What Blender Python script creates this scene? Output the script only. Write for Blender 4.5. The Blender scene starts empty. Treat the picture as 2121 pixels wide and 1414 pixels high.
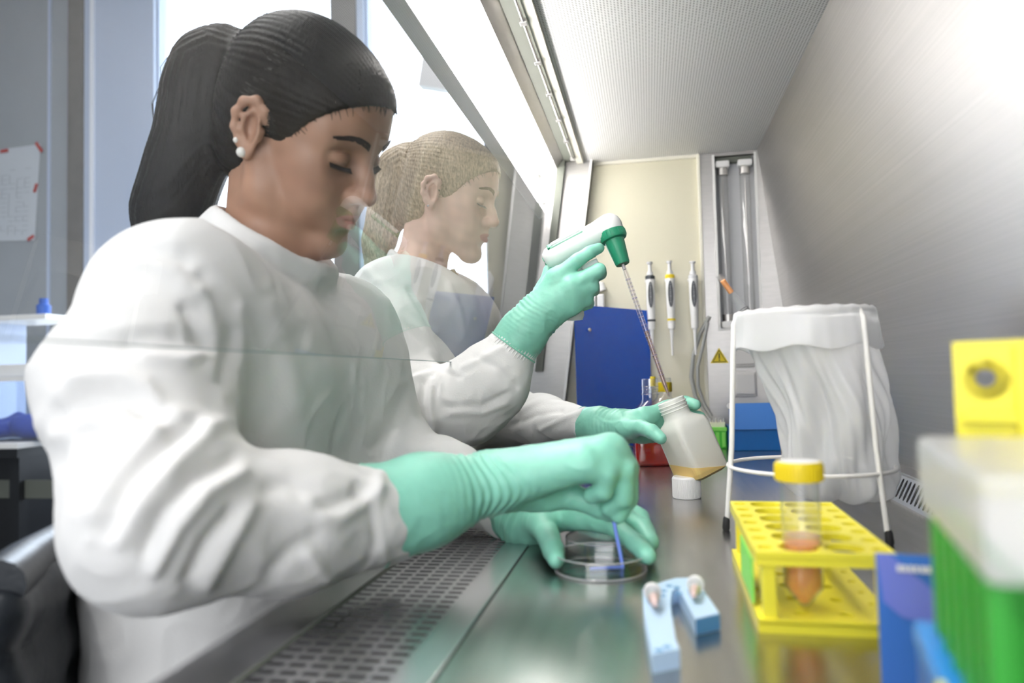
import bpy, bmesh, math, random
import numpy as np
from mathutils import Vector, Matrix
random.seed(4); rng = np.random.default_rng(4)
S = bpy.context.scene
COL = S.collection
PI = math.pi

# ------------------------------------------------------------------ camera
FPX, PCX, PCY = 1500.0, 1060.5, 707.0
def _n(v): return v / np.linalg.norm(v)
_y = _n(np.array([(1345 - PCX) / FPX, -(771 - PCY) / FPX, -1.0]))
_p = np.array([(2345 - PCX) / FPX, -(746 - PCY) / FPX, -1.0])
_z = _n(np.cross(_p, _y)); _z = _z if _z[1] > 0 else -_z
_x = np.cross(_y, _z)
RW = np.array([_x, _y, _z])                 # camera axes -> world axes
EYE = np.array([0.0, 0.0, 0.19])            # 19 cm above the work surface
def at(u, v, Y=None, Z=None, X=None):
    """the point of the place that the photograph shows at pixel u, v, on a plane Y, Z or X"""
    d = RW @ np.array([(u - PCX) / FPX, -(v - PCY) / FPX, -1.0])
    t = Y / d[1] if Y is not None else ((Z - .19) / d[2] if Z is not None else X / d[0])
    return EYE + t * d
def proj(P):
    c = (np.asarray(P, float) - EYE) @ RW
    return np.stack([PCX + FPX * c[..., 0] / -c[..., 2], PCY - FPX * c[..., 1] / -c[..., 2]], -1)
cd = bpy.data.cameras.new('camera'); cam = bpy.data.objects.new('camera', cd); COL.objects.link(cam)
cd.sensor_width = 36; cd.lens = 36 * FPX / 2121; cd.clip_start = .02; cd.clip_end = 200
cam.matrix_world = Matrix(((*RW[0], 0), (*RW[1], 0), (*RW[2], .19), (0, 0, 0, 1)))
cd.dof.use_dof = True; cd.dof.focus_distance = 1.14; cd.dof.aperture_fstop = 3.4
S.camera = cam

# ------------------------------------------------------------------ sky, light, exposure
w = bpy.data.worlds.new('overcast_sky'); S.world = w; w.use_nodes = True
nt = w.node_tree; bg = nt.nodes['Background']
tc = nt.nodes.new('ShaderNodeTexCoord'); sx = nt.nodes.new('ShaderNodeSeparateXYZ'); rp = nt.nodes.new('ShaderNodeValToRGB')
nt.links.new(tc.outputs['Generated'], sx.inputs[0]); nt.links.new(sx.outputs[2], rp.inputs[0]); nt.links.new(rp.outputs[0], bg.inputs[0])
rp.color_ramp.elements[0].position = 0; rp.color_ramp.elements[0].color = (.83, .90, 1, 1)
rp.color_ramp.elements[1].position = .7; rp.color_ramp.elements[1].color = (.74, .84, 1, 1)
bg.inputs[1].default_value = 3.2
def area(name, loc, rot, sx_, sy_, power, color=(1, 1, 1)):
    l = bpy.data.lights.new(name, 'AREA'); l.shape = 'RECTANGLE'; l.size = sx_; l.size_y = sy_; l.energy = power; l.color = color
    o = bpy.data.objects.new(name, l); COL.objects.link(o); o.location = loc; o.rotation_euler = rot; return o
area('window_daylight', (-1.9, 3.52, 1.0), (-PI / 2, 0, 0), 3.0, 2.0, 16, (.86, .93, 1))      # daylight entering at the windows
area('ceiling_fill_light', (-1.5, .2, 2.68), (0, 0, 0), 1.6, 1.6, 26, (1, .975, .945)); area('near_end_fill_light', (-.35, -1.54, .75), (PI / 2, 0, 0), 2.2, 1.7, 26, (.97, .98, 1)); area('ceiling_fill_light', (-1.1, 1.9, 2.68), (0, 0, 0), 1.6, 1.2, 20, (1, .975, .945))           # added unseen fill: ceiling lamps, and a panel behind camera without any window
TUBE_STRENGTH = 11
S.view_settings.view_transform = 'Standard'; S.view_settings.look = 'None'
S.view_settings.exposure = 0.97; S.view_settings.gamma = 1; S.view_settings.use_curve_mapping = False
S.cycles.max_bounces = 10; S.cycles.transparent_max_bounces = 24; S.cycles.transmission_bounces = 10
S.cycles.sample_clamp_indirect = 6; S.cycles.use_denoising = True; S.cycles.caustics_refractive = False; S.cycles.caustics_reflective = False

# ------------------------------------------------------------------ helpers
def mat(name, col, rough=.5, metal=0, noise=0, nscale=30, bump=0, bscale=60, trans=0, ior=1.45, emit=0, sss=0, spec=.5, stretch=None, aniso=0, coat=0, alpha=1, attr=None, sheen=0):
    m = bpy.data.materials.new(name); m.use_nodes = True; t = m.node_tree; b = t.nodes['Principled BSDF']
    b.inputs['Base Color'].default_value = (*col, 1); b.inputs['Roughness'].default_value = rough; b.inputs['Metallic'].default_value = metal
    b.inputs['Transmission Weight'].default_value = trans; b.inputs['IOR'].default_value = ior; b.inputs['Specular IOR Level'].default_value = spec
    b.inputs['Coat Weight'].default_value = coat; b.inputs['Alpha'].default_value = alpha; b.inputs['Sheen Weight'].default_value = sheen
    if emit: b.inputs['Emission Color'].default_value = (*col, 1); b.inputs['Emission Strength'].default_value = emit
    if sss: b.inputs['Subsurface Weight'].default_value = sss; b.inputs['Subsurface Radius'].default_value = (.012, .005, .003); b.inputs['Subsurface Scale'].default_value = .5
    if aniso:
        b.inputs['Anisotropic'].default_value = aniso
        tg = t.nodes.new('ShaderNodeCombineXYZ'); tg.inputs[1].default_value = 1; b.inputs['Anisotropic Rotation'].default_value = .25; t.links.new(tg.outputs[0], b.inputs['Tangent'])          # brushed lengthwise
    def coords(sc):
        c = t.nodes.new('ShaderNodeTexCoord'); mp = t.nodes.new('ShaderNodeMapping'); t.links.new(c.outputs['Object'], mp.inputs[0])
        s = stretch or (1, 1, 1); mp.inputs['Scale'].default_value = (sc * s[0], sc * s[1], sc * s[2]); return mp.outputs[0]
    src = None
    if attr:
        a = t.nodes.new('ShaderNodeAttribute'); a.attribute_name = attr; src = a.outputs['Color']; t.links.new(src, b.inputs['Base Color'])
    if noise:
        nz = t.nodes.new('ShaderNodeTexNoise'); nz.inputs['Scale'].default_value = 1; nz.inputs['Detail'].default_value = 5; t.links.new(coords(nscale), nz.inputs[0])
        mx = t.nodes.new('ShaderNodeMix'); mx.data_type = 'RGBA'; mx.blend_type = 'MULTIPLY'; mx.inputs[0].default_value = 1
        r = t.nodes.new('ShaderNodeMapRange'); r.inputs[1].default_value = .3; r.inputs[2].default_value = .7; r.inputs[3].default_value = 1 - noise; r.inputs[4].default_value = 1
        t.links.new(nz.outputs[0], r.inputs[0])
        if src: t.links.new(src, mx.inputs[6])
        else: mx.inputs[6].default_value = (*col, 1)
        t.links.new(r.outputs[0], mx.inputs[7]); t.links.new(mx.outputs[2], b.inputs['Base Color'])
        r2 = t.nodes.new('ShaderNodeMapRange'); r2.inputs[3].default_value = rough * (1 - noise * .6); r2.inputs[4].default_value = min(1, rough * (1 + noise * .6))
        t.links.new(nz.outputs[0], r2.inputs[0]); t.links.new(r2.outputs[0], b.inputs['Roughness'])
    if bump:
        nz = t.nodes.new('ShaderNodeTexNoise'); nz.inputs['Scale'].default_value = 1; nz.inputs['Detail'].default_value = 4; t.links.new(coords(bscale), nz.inputs[0])
        bp = t.nodes.new('ShaderNodeBump'); bp.inputs['Strength'].default_value = bump; bp.inputs['Distance'].default_value = .004
        t.links.new(nz.outputs[0], bp.inputs['Height']); t.links.new(bp.outputs[0], b.inputs['Normal'])
    return m
def thin_glass(name, tint=(.96, .98, .98), ior=1.5, rough=0, haze=0, hazecol=(1, 1, 1), two=1):
    """a thin clear sheet: straight-through transmission plus mirror reflection by Fresnel (and a little milky scatter)"""
    m = bpy.data.materials.new(name); m.use_nodes = True; t = m.node_tree; t.nodes.clear()
    o = t.nodes.new('ShaderNodeOutputMaterial'); tr = t.nodes.new('ShaderNodeBsdfTransparent'); gl = t.nodes.new('ShaderNodeBsdfGlossy')
    lw = t.nodes.new('ShaderNodeLayerWeight'); lw.inputs[0].default_value = .5; pw = t.nodes.new('ShaderNodeMath'); pw.operation = 'POWER'; pw.inputs[1].default_value = 5
    fr = t.nodes.new('ShaderNodeMapRange'); f0 = ((ior - 1) / (ior + 1)) ** 2 * two; fr.inputs[3].default_value = f0; fr.inputs[4].default_value = 1
    t.links.new(lw.outputs['Facing'], pw.inputs[0]); t.links.new(pw.outputs[0], fr.inputs[0]); mx = t.nodes.new('ShaderNodeMixShader')
    tr.inputs[0].default_value = (*tint, 1); gl.inputs['Roughness'].default_value = rough
    base = tr.outputs[0]
    if haze:
        df = t.nodes.new('ShaderNodeBsdfDiffuse'); df.inputs[0].default_value = (*hazecol, 1); tl = t.nodes.new('ShaderNodeBsdfTranslucent'); tl.inputs[0].default_value = (*hazecol, 1)
        m1 = t.nodes.new('ShaderNodeMixShader'); m1.inputs[0].default_value = .36; t.links.new(df.outputs[0], m1.inputs[1]); t.links.new(tl.outputs[0], m1.inputs[2])
        m2 = t.nodes.new('ShaderNodeMixShader'); m2.inputs[0].default_value = haze; t.links.new(tr.outputs[0], m2.inputs[1]); t.links.new(m1.outputs[0], m2.inputs[2]); base = m2.outputs[0]
    t.links.new(fr.outputs[0], mx.inputs[0]); t.links.new(base, mx.inputs[1]); t.links.new(gl.outputs[0], mx.inputs[2]); t.links.new(mx.outputs[0], o.inputs[0])
    return m

class MB:
    def __init__(s): s.v = []; s.f = []
    def add(s, v, f):
        n = len(s.v); s.v += [tuple(map(float, p)) for p in v]; s.f += [tuple(i + n for i in q) for q in f]; return s
    def box(s, lo, hi, M=None, bev=0):
        bm = bmesh.new(); bmesh.ops.create_cube(bm, size=1)
        for q in bm.verts: q.co = Vector([(lo[i] + hi[i]) / 2 + q.co[i] * (hi[i] - lo[i]) for i in range(3)])
        if bev: bmesh.ops.bevel(bm, geom=bm.edges[:], offset=bev, segments=2, affect='EDGES', profile=.6)
        return s.frombm(bm, M)
    def frombm(s, bm, M=None):
        bm.verts.index_update(); v = [(M @ q.co) if M else q.co.copy() for q in bm.verts]; f = [[q.index for q in fc.verts] for fc in bm.faces]; bm.free(); return s.add(v, f)
    def tube(s, pts, r, n=10, caps=True):
        pts = [np.array(p, float) for p in pts]; m = len(pts); r = [r] * m if np.isscalar(r) else list(r)
        T = [_n((pts[min(i + 1, m - 1)] - pts[max(i - 1, 0)]) + 1e-12) for i in range(m)]
        a = np.cross(T[0], [0, 0, 1]); a = np.cross(T[0], [1, 0, 0]) if np.linalg.norm(a) < 1e-3 else a; a = _n(a); V = []; Fc = []
        for i in range(m):
            a = _n(a - T[i] * (a @ T[i])); b = np.cross(T[i], a)
            V += [pts[i] + r[i] * (math.cos(2 * PI * k / n) * a + math.sin(2 * PI * k / n) * b) for k in range(n)]
        for i in range(m - 1):
            for k in range(n): Fc.append((i * n + k, i * n + (k + 1) % n, (i + 1) * n + (k + 1) % n, (i + 1) * n + k))
        if caps: Fc += [tuple(range(n))[::-1], tuple((m - 1) * n + k for k in range(n))]
        return s.add(V, Fc)
    def ring(s, c, R, r, M=None, n=48, k=8):
        V = []; Fc = []
        for i in range(n):
            for j in range(k):
                a = 2 * PI * i / n; b = 2 * PI * j / k; p = Vector((c[0] + (R + r * math.cos(b)) * math.cos(a), c[1] + (R + r * math.cos(b)) * math.sin(a), c[2] + r * math.sin(b))); V.append(M @ p if M else p)
        for i in range(n):
            for j in range(k): Fc.append((i * k + j, ((i + 1) % n) * k + j, ((i + 1) % n) * k + (j + 1) % k, i * k + (j + 1) % k))
        return s.add(V, Fc)
    def lathe(s, prof, M=None, n=40, close=False):
        V = []; Fc = []; m = len(prof)
        for (r, z) in prof:
            for k in range(n): p = Vector((max(r, 1e-5) * math.cos(2 * PI * k / n), max(r, 1e-5) * math.sin(2 * PI * k / n), z)); V.append(M @ p if M else p)
        for i in range(m - 1 if not close else m):
            for k in range(n): j = (i + 1) % m; Fc.append((i * n + k, i * n + (k + 1) % n, j * n + (k + 1) % n, j * n + k))
        return s.add(V, Fc)
    def prism(s, poly, z0, z1, M=None):
        n = len(poly); V = [Vector((*p, z0)) for p in poly] + [Vector((*p, z1)) for p in poly]
        if M: V = [M @ p for p in V]
        return s.add(V, [tuple(range(n))[::-1], tuple(range(n, 2 * n))] + [(i, (i + 1) % n, n + (i + 1) % n, n + i) for i in range(n)])
    def holes(s, cells, z0, z1, M=None, n=20):
        """a plate laid out as cells (x0, x1, y0, y1, hole radius): each open hole is real"""
        for (x0, x1, y0, y1, r) in cells:
            cx, cy = (x0 + x1) / 2, (y0 + y1) / 2; hx, hy = (x1 - x0) / 2, (y1 - y0) / 2
            V = []; Fc = []
            for z in (z1, z0):
                for k in range(n):
                    a = 2 * PI * k / n; c_, s_ = math.cos(a), math.sin(a); q = 1 / max(abs(c_) / hx, abs(s_) / hy)
                    V.append((cx + c_ * q, cy + s_ * q, z))
                for (sx_, sy_) in ((1, 1), (-1, 1), (-1, -1), (1, -1)): V.append((cx + sx_ * hx, cy + sy_ * hy, z))
                for k in range(n): a = 2 * PI * k / n; V.append((cx + r * math.cos(a), cy + r * math.sin(a), z))
            N = 2 * n + 4
            for L in (0, N):
                for k in range(n):
                    k2 = (k + 1) % n; q = (L + k, L + k2, L + n + 4 + k2, L + n + 4 + k)
                    Fc.append(q[::-1] if L == 0 else q)
                    a0 = 2 * PI * k / n; a1 = a0 + 2 * PI / n
                    for ci, (sx_, sy_) in enumerate(((1, 1), (-1, 1), (-1, -1), (1, -1))):
                        ac = math.atan2(sy_ * hy, sx_ * hx) % (2 * PI)
                        if a0 + 1e-6 < ac < a1 - 1e-6: Fc.append((L + k, L + n + ci, L + k2))
            for k in range(n): k2 = (k + 1) % n; Fc.append((n + 4 + k, n + 4 + k2, N + n + 4 + k2, N + n + 4 + k))
            s.add([M @ Vector(p) for p in V] if M else V, Fc)
        X0 = min(c[0] for c in cells); X1 = max(c[1] for c in cells); Y0 = min(c[2] for c in cells); Y1 = max(c[3] for c in cells)
        V = [Vector((x, y, z)) for z in (z0, z1) for (x, y) in ((X0, Y0), (X1, Y0), (X1, Y1), (X0, Y1))]
        return s.add([M @ p for p in V] if M else V, [(i, (i + 1) % 4, 4 + (i + 1) % 4, 4 + i) for i in range(4)])
    def build(s, name, m, parent=None, smooth=False):
        me = bpy.data.meshes.new(name); me.from_pydata(s.v, [], s.f); me.update()
        if smooth:
            me.polygons.foreach_set('use_smooth', [True] * len(me.polygons))
            try: me.set_sharp_from_angle(angle=math.radians(38 if smooth is True else smooth))
            except Exception: pass
        return link(name, me, m, parent)
def link(name, me, m, parent=None):
    o = bpy.data.objects.new(name, me); COL.objects.link(o)
    for x in (m if isinstance(m, (list, tuple)) else [m]): me.materials.append(x)
    if parent:
        o.parent = parent; o.matrix_parent_inverse = PW[parent.name].inverted()
    PW[o.name] = Matrix(); return o
PW = {}
def empty(name, loc, rot=(0, 0, 0)):
    o = bpy.data.objects.new(name, None); COL.objects.link(o); o.location = loc; o.rotation_euler = rot; o.empty_display_size = .02
    PW[o.name] = Matrix.LocRotScale(Vector(loc), o.rotation_euler, None); return o
def tag(o, label=None, cat=None, group=None, kind=None):
    for k, x in (('label', label), ('category', cat), ('group', group), ('kind', kind)):
        if x: o[k] = x
    return o
def struct(o): o['kind'] = 'structure'; return o
def copy_tree(o, parent=None, rename=None):
    c = o.copy(); COL.objects.link(c)
    if parent: c.parent = parent
    for ch in o.children: copy_tree(ch, c)
    return c
def TR(loc, rx=0, ry=0, rz=0): return Matrix.Translation(Vector(loc)) @ Matrix.Rotation(rz, 4, 'Z') @ Matrix.Rotation(ry, 4, 'Y') @ Matrix.Rotation(rx, 4, 'X')
def axisM(a, b, roll=0):
    """matrix that puts local +Z along a -> b with the origin at a"""
    d = Vector(b) - Vector(a); return Matrix.Translation(Vector(a)) @ d.to_track_quat('Z', 'Y').to_matrix().to_4x4() @ Matrix.Rotation(roll, 4, 'Z')

# ------------------------------------------------------------------ implicit surfaces (bodies, clothes, gloves grown as one continuous skin)
class SDF:
    def __init__(s, lo, hi, h):
        s.lo = np.array(lo, float); s.h = h; s.n = np.ceil((np.array(hi) - s.lo) / h).astype(int) + 1
        s.f = np.full(s.n, .5, np.float32)
    def region(s, lo, hi):
        a = np.clip(np.floor((np.array(lo) - s.lo) / s.h).astype(int), 0, s.n); b = np.clip(np.ceil((np.array(hi) - s.lo) / s.h).astype(int) + 1, 0, s.n)
        if (b <= a).any(): return None, None
        ax = [(s.lo[i] + s.h * np.arange(a[i], b[i])).astype(np.float32) for i in range(3)]
        return tuple(slice(a[i], b[i]) for i in range(3)), np.meshgrid(*ax, indexing='ij', sparse=True)
    def put(s, sl, d, k, sub):
        f = s.f[sl]
        if sub:
            d = -d
            if k: hh = np.maximum(k - np.abs(f - d), 0) / k; s.f[sl] = np.maximum(f, d) + hh * hh * k * .25
            else: s.f[sl] = np.maximum(f, d)
        else:
            if k: hh = np.maximum(k - np.abs(f - d), 0) / k; s.f[sl] = np.minimum(f, d) - hh * hh * k * .25
            else: s.f[sl] = np.minimum(f, d)
    def cone(s, a, b, ra, rb=None, k=.01, sub=False):
        a = np.array(a, float); b = np.array(b, float); rb = ra if rb is None else rb; m = max(ra, rb) + k + 3 * s.h
        sl, g = s.region(np.minimum(a, b) - m, np.maximum(a, b) + m)
        if sl is None: return s
        ab = b - a; L2 = max(ab @ ab, 1e-12); p = [g[i] - a[i] for i in range(3)]
        t = np.clip((p[0] * ab[0] + p[1] * ab[1] + p[2] * ab[2]) / L2, 0, 1)
        d = np.sqrt((p[0] - t * ab[0]) ** 2 + (p[1] - t * ab[1]) ** 2 + (p[2] - t * ab[2]) ** 2) - (ra + (rb - ra) * t)
        s.put(sl, d.astype(np.float32), k, sub); return s
    def ell(s, c, r, R=None, k=.01, sub=False):
        c = np.array(c, float); r = np.array(r, float); m = (r.max() if R is not None else r) + k + 3 * s.h
        sl, g = s.region(c - m, c + m)
        if sl is None: return s
        p = [g[i] - c[i] for i in range(3)]
        if R is not None: p = [R[0, j] * p[0] + R[1, j] * p[1] + R[2, j] * p[2] for j in range(3)]
        k0 = np.sqrt((p[0] / r[0]) ** 2 + (p[1] / r[1]) ** 2 + (p[2] / r[2]) ** 2) + 1e-9
        k1 = np.sqrt((p[0] / r[0] ** 2) ** 2 + (p[1] / r[1] ** 2) ** 2 + (p[2] / r[2] ** 2) ** 2) + 1e-9
        s.put(sl, (k0 * (k0 - 1) / k1).astype(np.float32), k, sub); return s
    def chain(s, pts, k=.01, sub=False):
        for (a, ra), (b, rb) in zip(pts[:-1], pts[1:]): s.cone(a, b, ra, rb, k, sub)
        return s
    def cut(s, c, n, r, k=.003):
        """take away what lies on the n side of a plane, within r of c"""
        c = np.array(c, float); n = _n(np.array(n, float)); sl, g = s.region(c - r, c + r)
        if sl is None: return s
        s.put(sl, (-sum((g[i] - c[i]) * n[i] for i in range(3))).astype(np.float32) + 0 * (g[0] + g[1] + g[2]), k, True); return s
    def mesh(s):
        f = s.f; sg = f < 0; nx, ny, nz = s.n
        cnt = np.zeros((nx - 1, ny - 1, nz - 1), np.int8)
        for a in (0, 1):
            for b in (0, 1):
                for c in (0, 1): cnt += sg[a:nx - 1 + a, b:ny - 1 + b, c:nz - 1 + c]
        I = np.argwhere((cnt > 0) & (cnt < 8)); idx = np.full(cnt.shape, -1, np.int64); idx[tuple(I.T)] = np.arange(len(I))
        P = np.zeros((len(I), 3)); N = np.zeros(len(I)); cs = [(a, b, c) for a in (0, 1) for b in (0, 1) for c in (0, 1)]
        fv = {c: f[I[:, 0] + c[0], I[:, 1] + c[1], I[:, 2] + c[2]] for c in cs}
        for c in cs:
            for ax in range(3):
                if c[ax] == 0:
                    e = list(c); e[ax] = 1; e = tuple(e); fa, fb = fv[c], fv[e]; m = (fa < 0) != (fb < 0)
                    t = np.where(m, fa / np.where(m, fa - fb, 1), 0); q = np.array(c, float)[None] + t[:, None] * (np.array(e) - np.array(c))[None]
                    P += q * m[:, None]; N += m
        P = s.lo + (I + P / N[:, None]) * s.h; Q = []
        for ax in range(3):
            o1, o2 = [(1, 2), (2, 0), (0, 1)][ax]
            A = [slice(None)] * 3; B = [slice(None)] * 3; A[ax] = slice(0, -1); B[ax] = slice(1, None)
            s0 = sg[tuple(A)]; ch = s0 != sg[tuple(B)]; E = np.argwhere(ch); E = E[(E[:, o1] > 0) & (E[:, o2] > 0) & (E[:, o1] < s.n[o1] - 1) & (E[:, o2] < s.n[o2] - 1)]
            u = np.zeros(3, int); u[o1] = 1; v = np.zeros(3, int); v[o2] = 1
            q = np.stack([idx[tuple((E - u - v).T)], idx[tuple((E - v).T)], idx[tuple(E.T)], idx[tuple((E - u).T)]], 1)
            inside = s0[tuple(E.T)]; q[~inside] = q[~inside][:, ::-1]; Q.append(q)
        return P, np.concatenate(Q)
def vnormals(P, Q):
    n = np.cross(P[Q[:, 2]] - P[Q[:, 0]], P[Q[:, 3]] - P[Q[:, 1]]); N = np.zeros_like(P)
    for k in range(4): np.add.at(N, Q[:, k], n)
    return N / (np.linalg.norm(N, axis=1, keepdims=True) + 1e-12)
def relax(P, Q, it=2, lam=.5):
    for _ in range(it):
        A = np.zeros_like(P); c = np.zeros(len(P))
        for k in range(4):
            a, b = Q[:, k], Q[:, (k + 1) % 4]; np.add.at(A, a, P[b]); np.add.at(A, b, P[a]); np.add.at(c, a, 1); np.add.at(c, b, 1)
        P = P + lam * (A / np.maximum(c, 1)[:, None] - P)
    return P
def skin(name, P, Q, m, parent=None, cols=None, midx=None):
    me = bpy.data.meshes.new(name); me.vertices.add(len(P)); me.vertices.foreach_set('co', P.astype(np.float32).ravel())
    me.loops.add(Q.size); me.loops.foreach_set('vertex_index', Q.astype(np.int32).ravel())
    me.polygons.add(len(Q)); me.polygons.foreach_set('loop_start', np.arange(0, Q.size, 4, dtype=np.int32)); me.polygons.foreach_set('loop_total', np.full(len(Q), 4, np.int32))
    me.polygons.foreach_set('use_smooth', np.ones(len(Q), bool)); me.update(calc_edges=True); me.validate()
    if cols is not None:
        a = me.color_attributes.new('tone', 'FLOAT_COLOR', 'POINT'); a.data.foreach_set('color', np.c_[cols, np.ones(len(cols))].astype(np.float32).ravel())
    return link(name, me, m, parent)
_W = rng.normal(size=(6, 24, 3)); _PH = rng.uniform(0, 6.28, (6, 24))
def wob(P, sc, ch=0):
    """smooth random scalar field in about -1..1"""
    return np.sin(P @ (_W[ch] * sc).T + _PH[ch]).sum(1) / 5.0
def creases(P, sc, ch=0, sharp=2.0):
    q = P + .25 / sc * np.stack([wob(P, sc * .8, (ch + i) % 6) for i in range(3)], 1)
    a = 1 - np.abs(np.clip(wob(q, sc, ch) * .9, -1, 1)); return a ** sharp
def segdist(U, pl):
    best = np.full(len(U), 1e9); pl = np.array(pl, float)
    for a, b in zip(pl[:-1], pl[1:]):
        ab = b - a; t = np.clip(((U - a) @ ab) / max(ab @ ab, 1e-9), 0, 1); best = np.minimum(best, np.linalg.norm(U - a - t[:, None] * ab, axis=1))
    return best
# ------------------------------------------------------------------ materials
M = {}
M['wall'] = mat('room_wall_paint', (.36, .39, .42), .8, noise=.06, nscale=3)
M['walldark'] = mat('grey_render', (.19, .18, .17), .85, noise=.15, nscale=14)
M['walldim'] = mat('dim_grey_wall', (.2, .2, .19), .8, noise=.1, nscale=5)
M['frame'] = mat('pale_blue_frame', (.52, .60, .76), .4)
M['framew'] = mat('white_frame_bead', (.9, .93, 1), .35)
M['mull'] = mat('grey_brown_mullion', (.26, .25, .24), .6, noise=.1, nscale=12)
M['floor'] = mat('lino_floor', (.18, .19, .2), .4, noise=.2, nscale=8)
M['ceilw'] = mat('ceiling_paint', (.8, .8, .8), .8, noise=.03)
M['pane'] = thin_glass('window_glass', (.97, .99, 1))
M['sash'] = thin_glass('sash_glass', (.965, .972, .972), ior=1.52, two=1.8)
M['steel'] = mat('brushed_steel', (.46, .447, .435), .46, 1, noise=.10, nscale=1, stretch=(40, 1.2, 260), aniso=.75)
M['steelside'] = mat('brushed_steel_side', (.50, .49, .48), .40, 1, noise=.08, nscale=1, stretch=(30, 30, 200))
M['work'] = mat('worn_steel_work_surface', (.50, .49, .48), .24, 1, noise=.16, nscale=1, stretch=(90, 7, 20))
M['strip'] = mat('plain_steel_strip', (.62, .61, .62), .26, 1, noise=.08, nscale=1, stretch=(80, 5, 20))
M['dark'] = mat('dark_gap', (.03, .03, .03), .7)
M['darkbrown'] = mat('brown_void', (.07, .06, .05), .7)
M['gasket'] = mat('dark_gasket', (.12, .13, .11), .6)
M['ventsteel'] = mat('grey_vent_steel', (.33, .325, .32), .4, 1, noise=.08, nscale=1, stretch=(30, 30, 200)); M['bay'] = mat('pale_grey_bay', (.60, .585, .57), .35); M['beige'] = mat('beige_panel', (.66, .63, .49), .35, noise=.03, nscale=4, coat=.3)
M['beigetrim'] = mat('beige_trim', (.78, .76, .66), .45)
M['whitem'] = mat('white_enamel', (.86, .86, .85), .35)
M['lightgrey'] = mat('light_grey_enamel', (.55, .56, .58), .4)
M['whitep'] = mat('white_plastic', (.88, .88, .88), .35, spec=.4)
M['lip'] = mat('pale_lavender_enamel', (.78, .79, .84), .4); M['lampw'] = mat('lamp_reflector_white', (.95, .95, .95), .3)
M['tube'] = mat('lit_fluorescent_tube', (1, .965, .93), .4, emit=TUBE_STRENGTH)
M['uv'] = thin_glass('uv_tube_glass', (.96, .96, .955), ior=1.7, rough=.08, haze=.12, hazecol=(.9, .9, .9))
M['greycable'] = mat('grey_cable', (.36, .37, .36), .5)
M['black'] = mat('black_plastic', (.015, .016, .018), .35)
M['rubber'] = mat('black_rubber', (.012, .012, .013), .6)
M['leather'] = mat('black_vinyl', (.02, .024, .03), .33, bump=.1, bscale=200)
M['blueglass'] = mat('glossy_blue_panel', (.008, .085, .50), .06, spec=.8, coat=.35)
def diffuser_mat():
    m = mat('perforated_white_sheet', (.9, .9, .9), .5); t = m.node_tree; b = t.nodes['Principled BSDF']
    c = t.nodes.new('ShaderNodeTexCoord'); mp = t.nodes.new('ShaderNodeMapping'); mp.inputs['Scale'].default_value = (190, 190, 190); t.links.new(c.outputs['Object'], mp.inputs[0])
    fr = t.nodes.new('ShaderNodeVectorMath'); fr.operation = 'FRACTION'; t.links.new(mp.outputs[0], fr.inputs[0])
    sb = t.nodes.new('ShaderNodeVectorMath'); sb.operation = 'SUBTRACT'; sb.inputs[1].default_value = (.5, .5, 0); t.links.new(fr.outputs[0], sb.inputs[0])
    ml = t.nodes.new('ShaderNodeVectorMath'); ml.operation = 'MULTIPLY'; ml.inputs[1].default_value = (1, 1, 0); t.links.new(sb.outputs[0], ml.inputs[0])
    ln = t.nodes.new('ShaderNodeVectorMath'); ln.operation = 'LENGTH'; t.links.new(ml.outputs[0], ln.inputs[0])
    r = t.nodes.new('ShaderNodeMapRange'); r.inputs[1].default_value = .24; r.inputs[2].default_value = .34; t.links.new(ln.outputs['Value'], r.inputs[0])
    mx = t.nodes.new('ShaderNodeMix'); mx.data_type = 'RGBA'; mx.inputs[6].default_value = (.5, .5, .49, 1); mx.inputs[7].default_value = (.93, .93, .925, 1)
    t.links.new(r.outputs[0], mx.inputs[0]); t.links.new(mx.outputs[2], b.inputs['Base Color']); return m
M['perf'] = diffuser_mat(); M['bluecardb'] = mat('blue_box_card', (.10, .22, .5), .5)

# ------------------------------------------------------------------ the room (structure)
YW = 3.6; FL = -.75; CE = 2.75
struct(MB().box((-4.6, -1.6, FL - .06), (2.2, YW + .2, FL)).build('floor', M['floor']))
struct(MB().box((-4.6, -1.6, CE), (2.2, YW + .2, CE + .06)).build('ceiling', M['ceilw']))
struct(MB().box((-4.66, -1.6, FL), (-4.6, YW + .2, CE)).build('wall_left', M['wall']))
struct(MB().box((2.2, -1.6, FL), (2.26, YW + .2, CE)).build('wall_right', M['wall']))
struct(MB().box((-4.6, -1.66, FL), (2.2, -1.6, CE)).build('wall_near', M['wall']))
wf = struct(MB().box((-4.6, YW, FL), (-3.25, YW + .2, CE)).build('wall_far', M['wall']))
MB().box((-3.40, YW - .012, FL), (-3.385, YW, CE)).build('wall_joint', M['frame'], wf)
MB().box((-3.25, YW - .03, FL), (-3.15, YW + .2, CE), bev=.004).build('pillar', M['walldark'], wf)
MB().box((-3.15, YW, FL), (-.79, YW + .2, -.22)).build('parapet', M['wall'], wf)
MB().box((-.79, YW - .02, FL), (2.2, YW + .2, CE)).build('dim_wall', M['walldim'], wf)
def window(n, x0, x1, z0=-.22, z1=CE):
    fr = struct(MB().box((x0, YW, z0), (x0 + .012, YW + .08, z1)).box((x1 - .012, YW, z0), (x1, YW + .08, z1)).box((x0, YW, z0), (x1, YW + .08, z0 + .03)).box((x0, YW, z1 - .02), (x1, YW + .08, z1)).build('window_%d' % n, M['frame']))
    MB().box((x0 + .012, YW + .04, z0 + .03), (x1 - .012, YW + .044, z1 - .02)).build('pane', M['pane'], fr); return fr
window(1, -2.69, -1.62); window(2, -1.435, -.79)
tr = struct(MB().box((-3.15, YW - .02, -.75), (-2.86, YW + .1, CE), bev=.004).build('trim_1', M['frame']))
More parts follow.
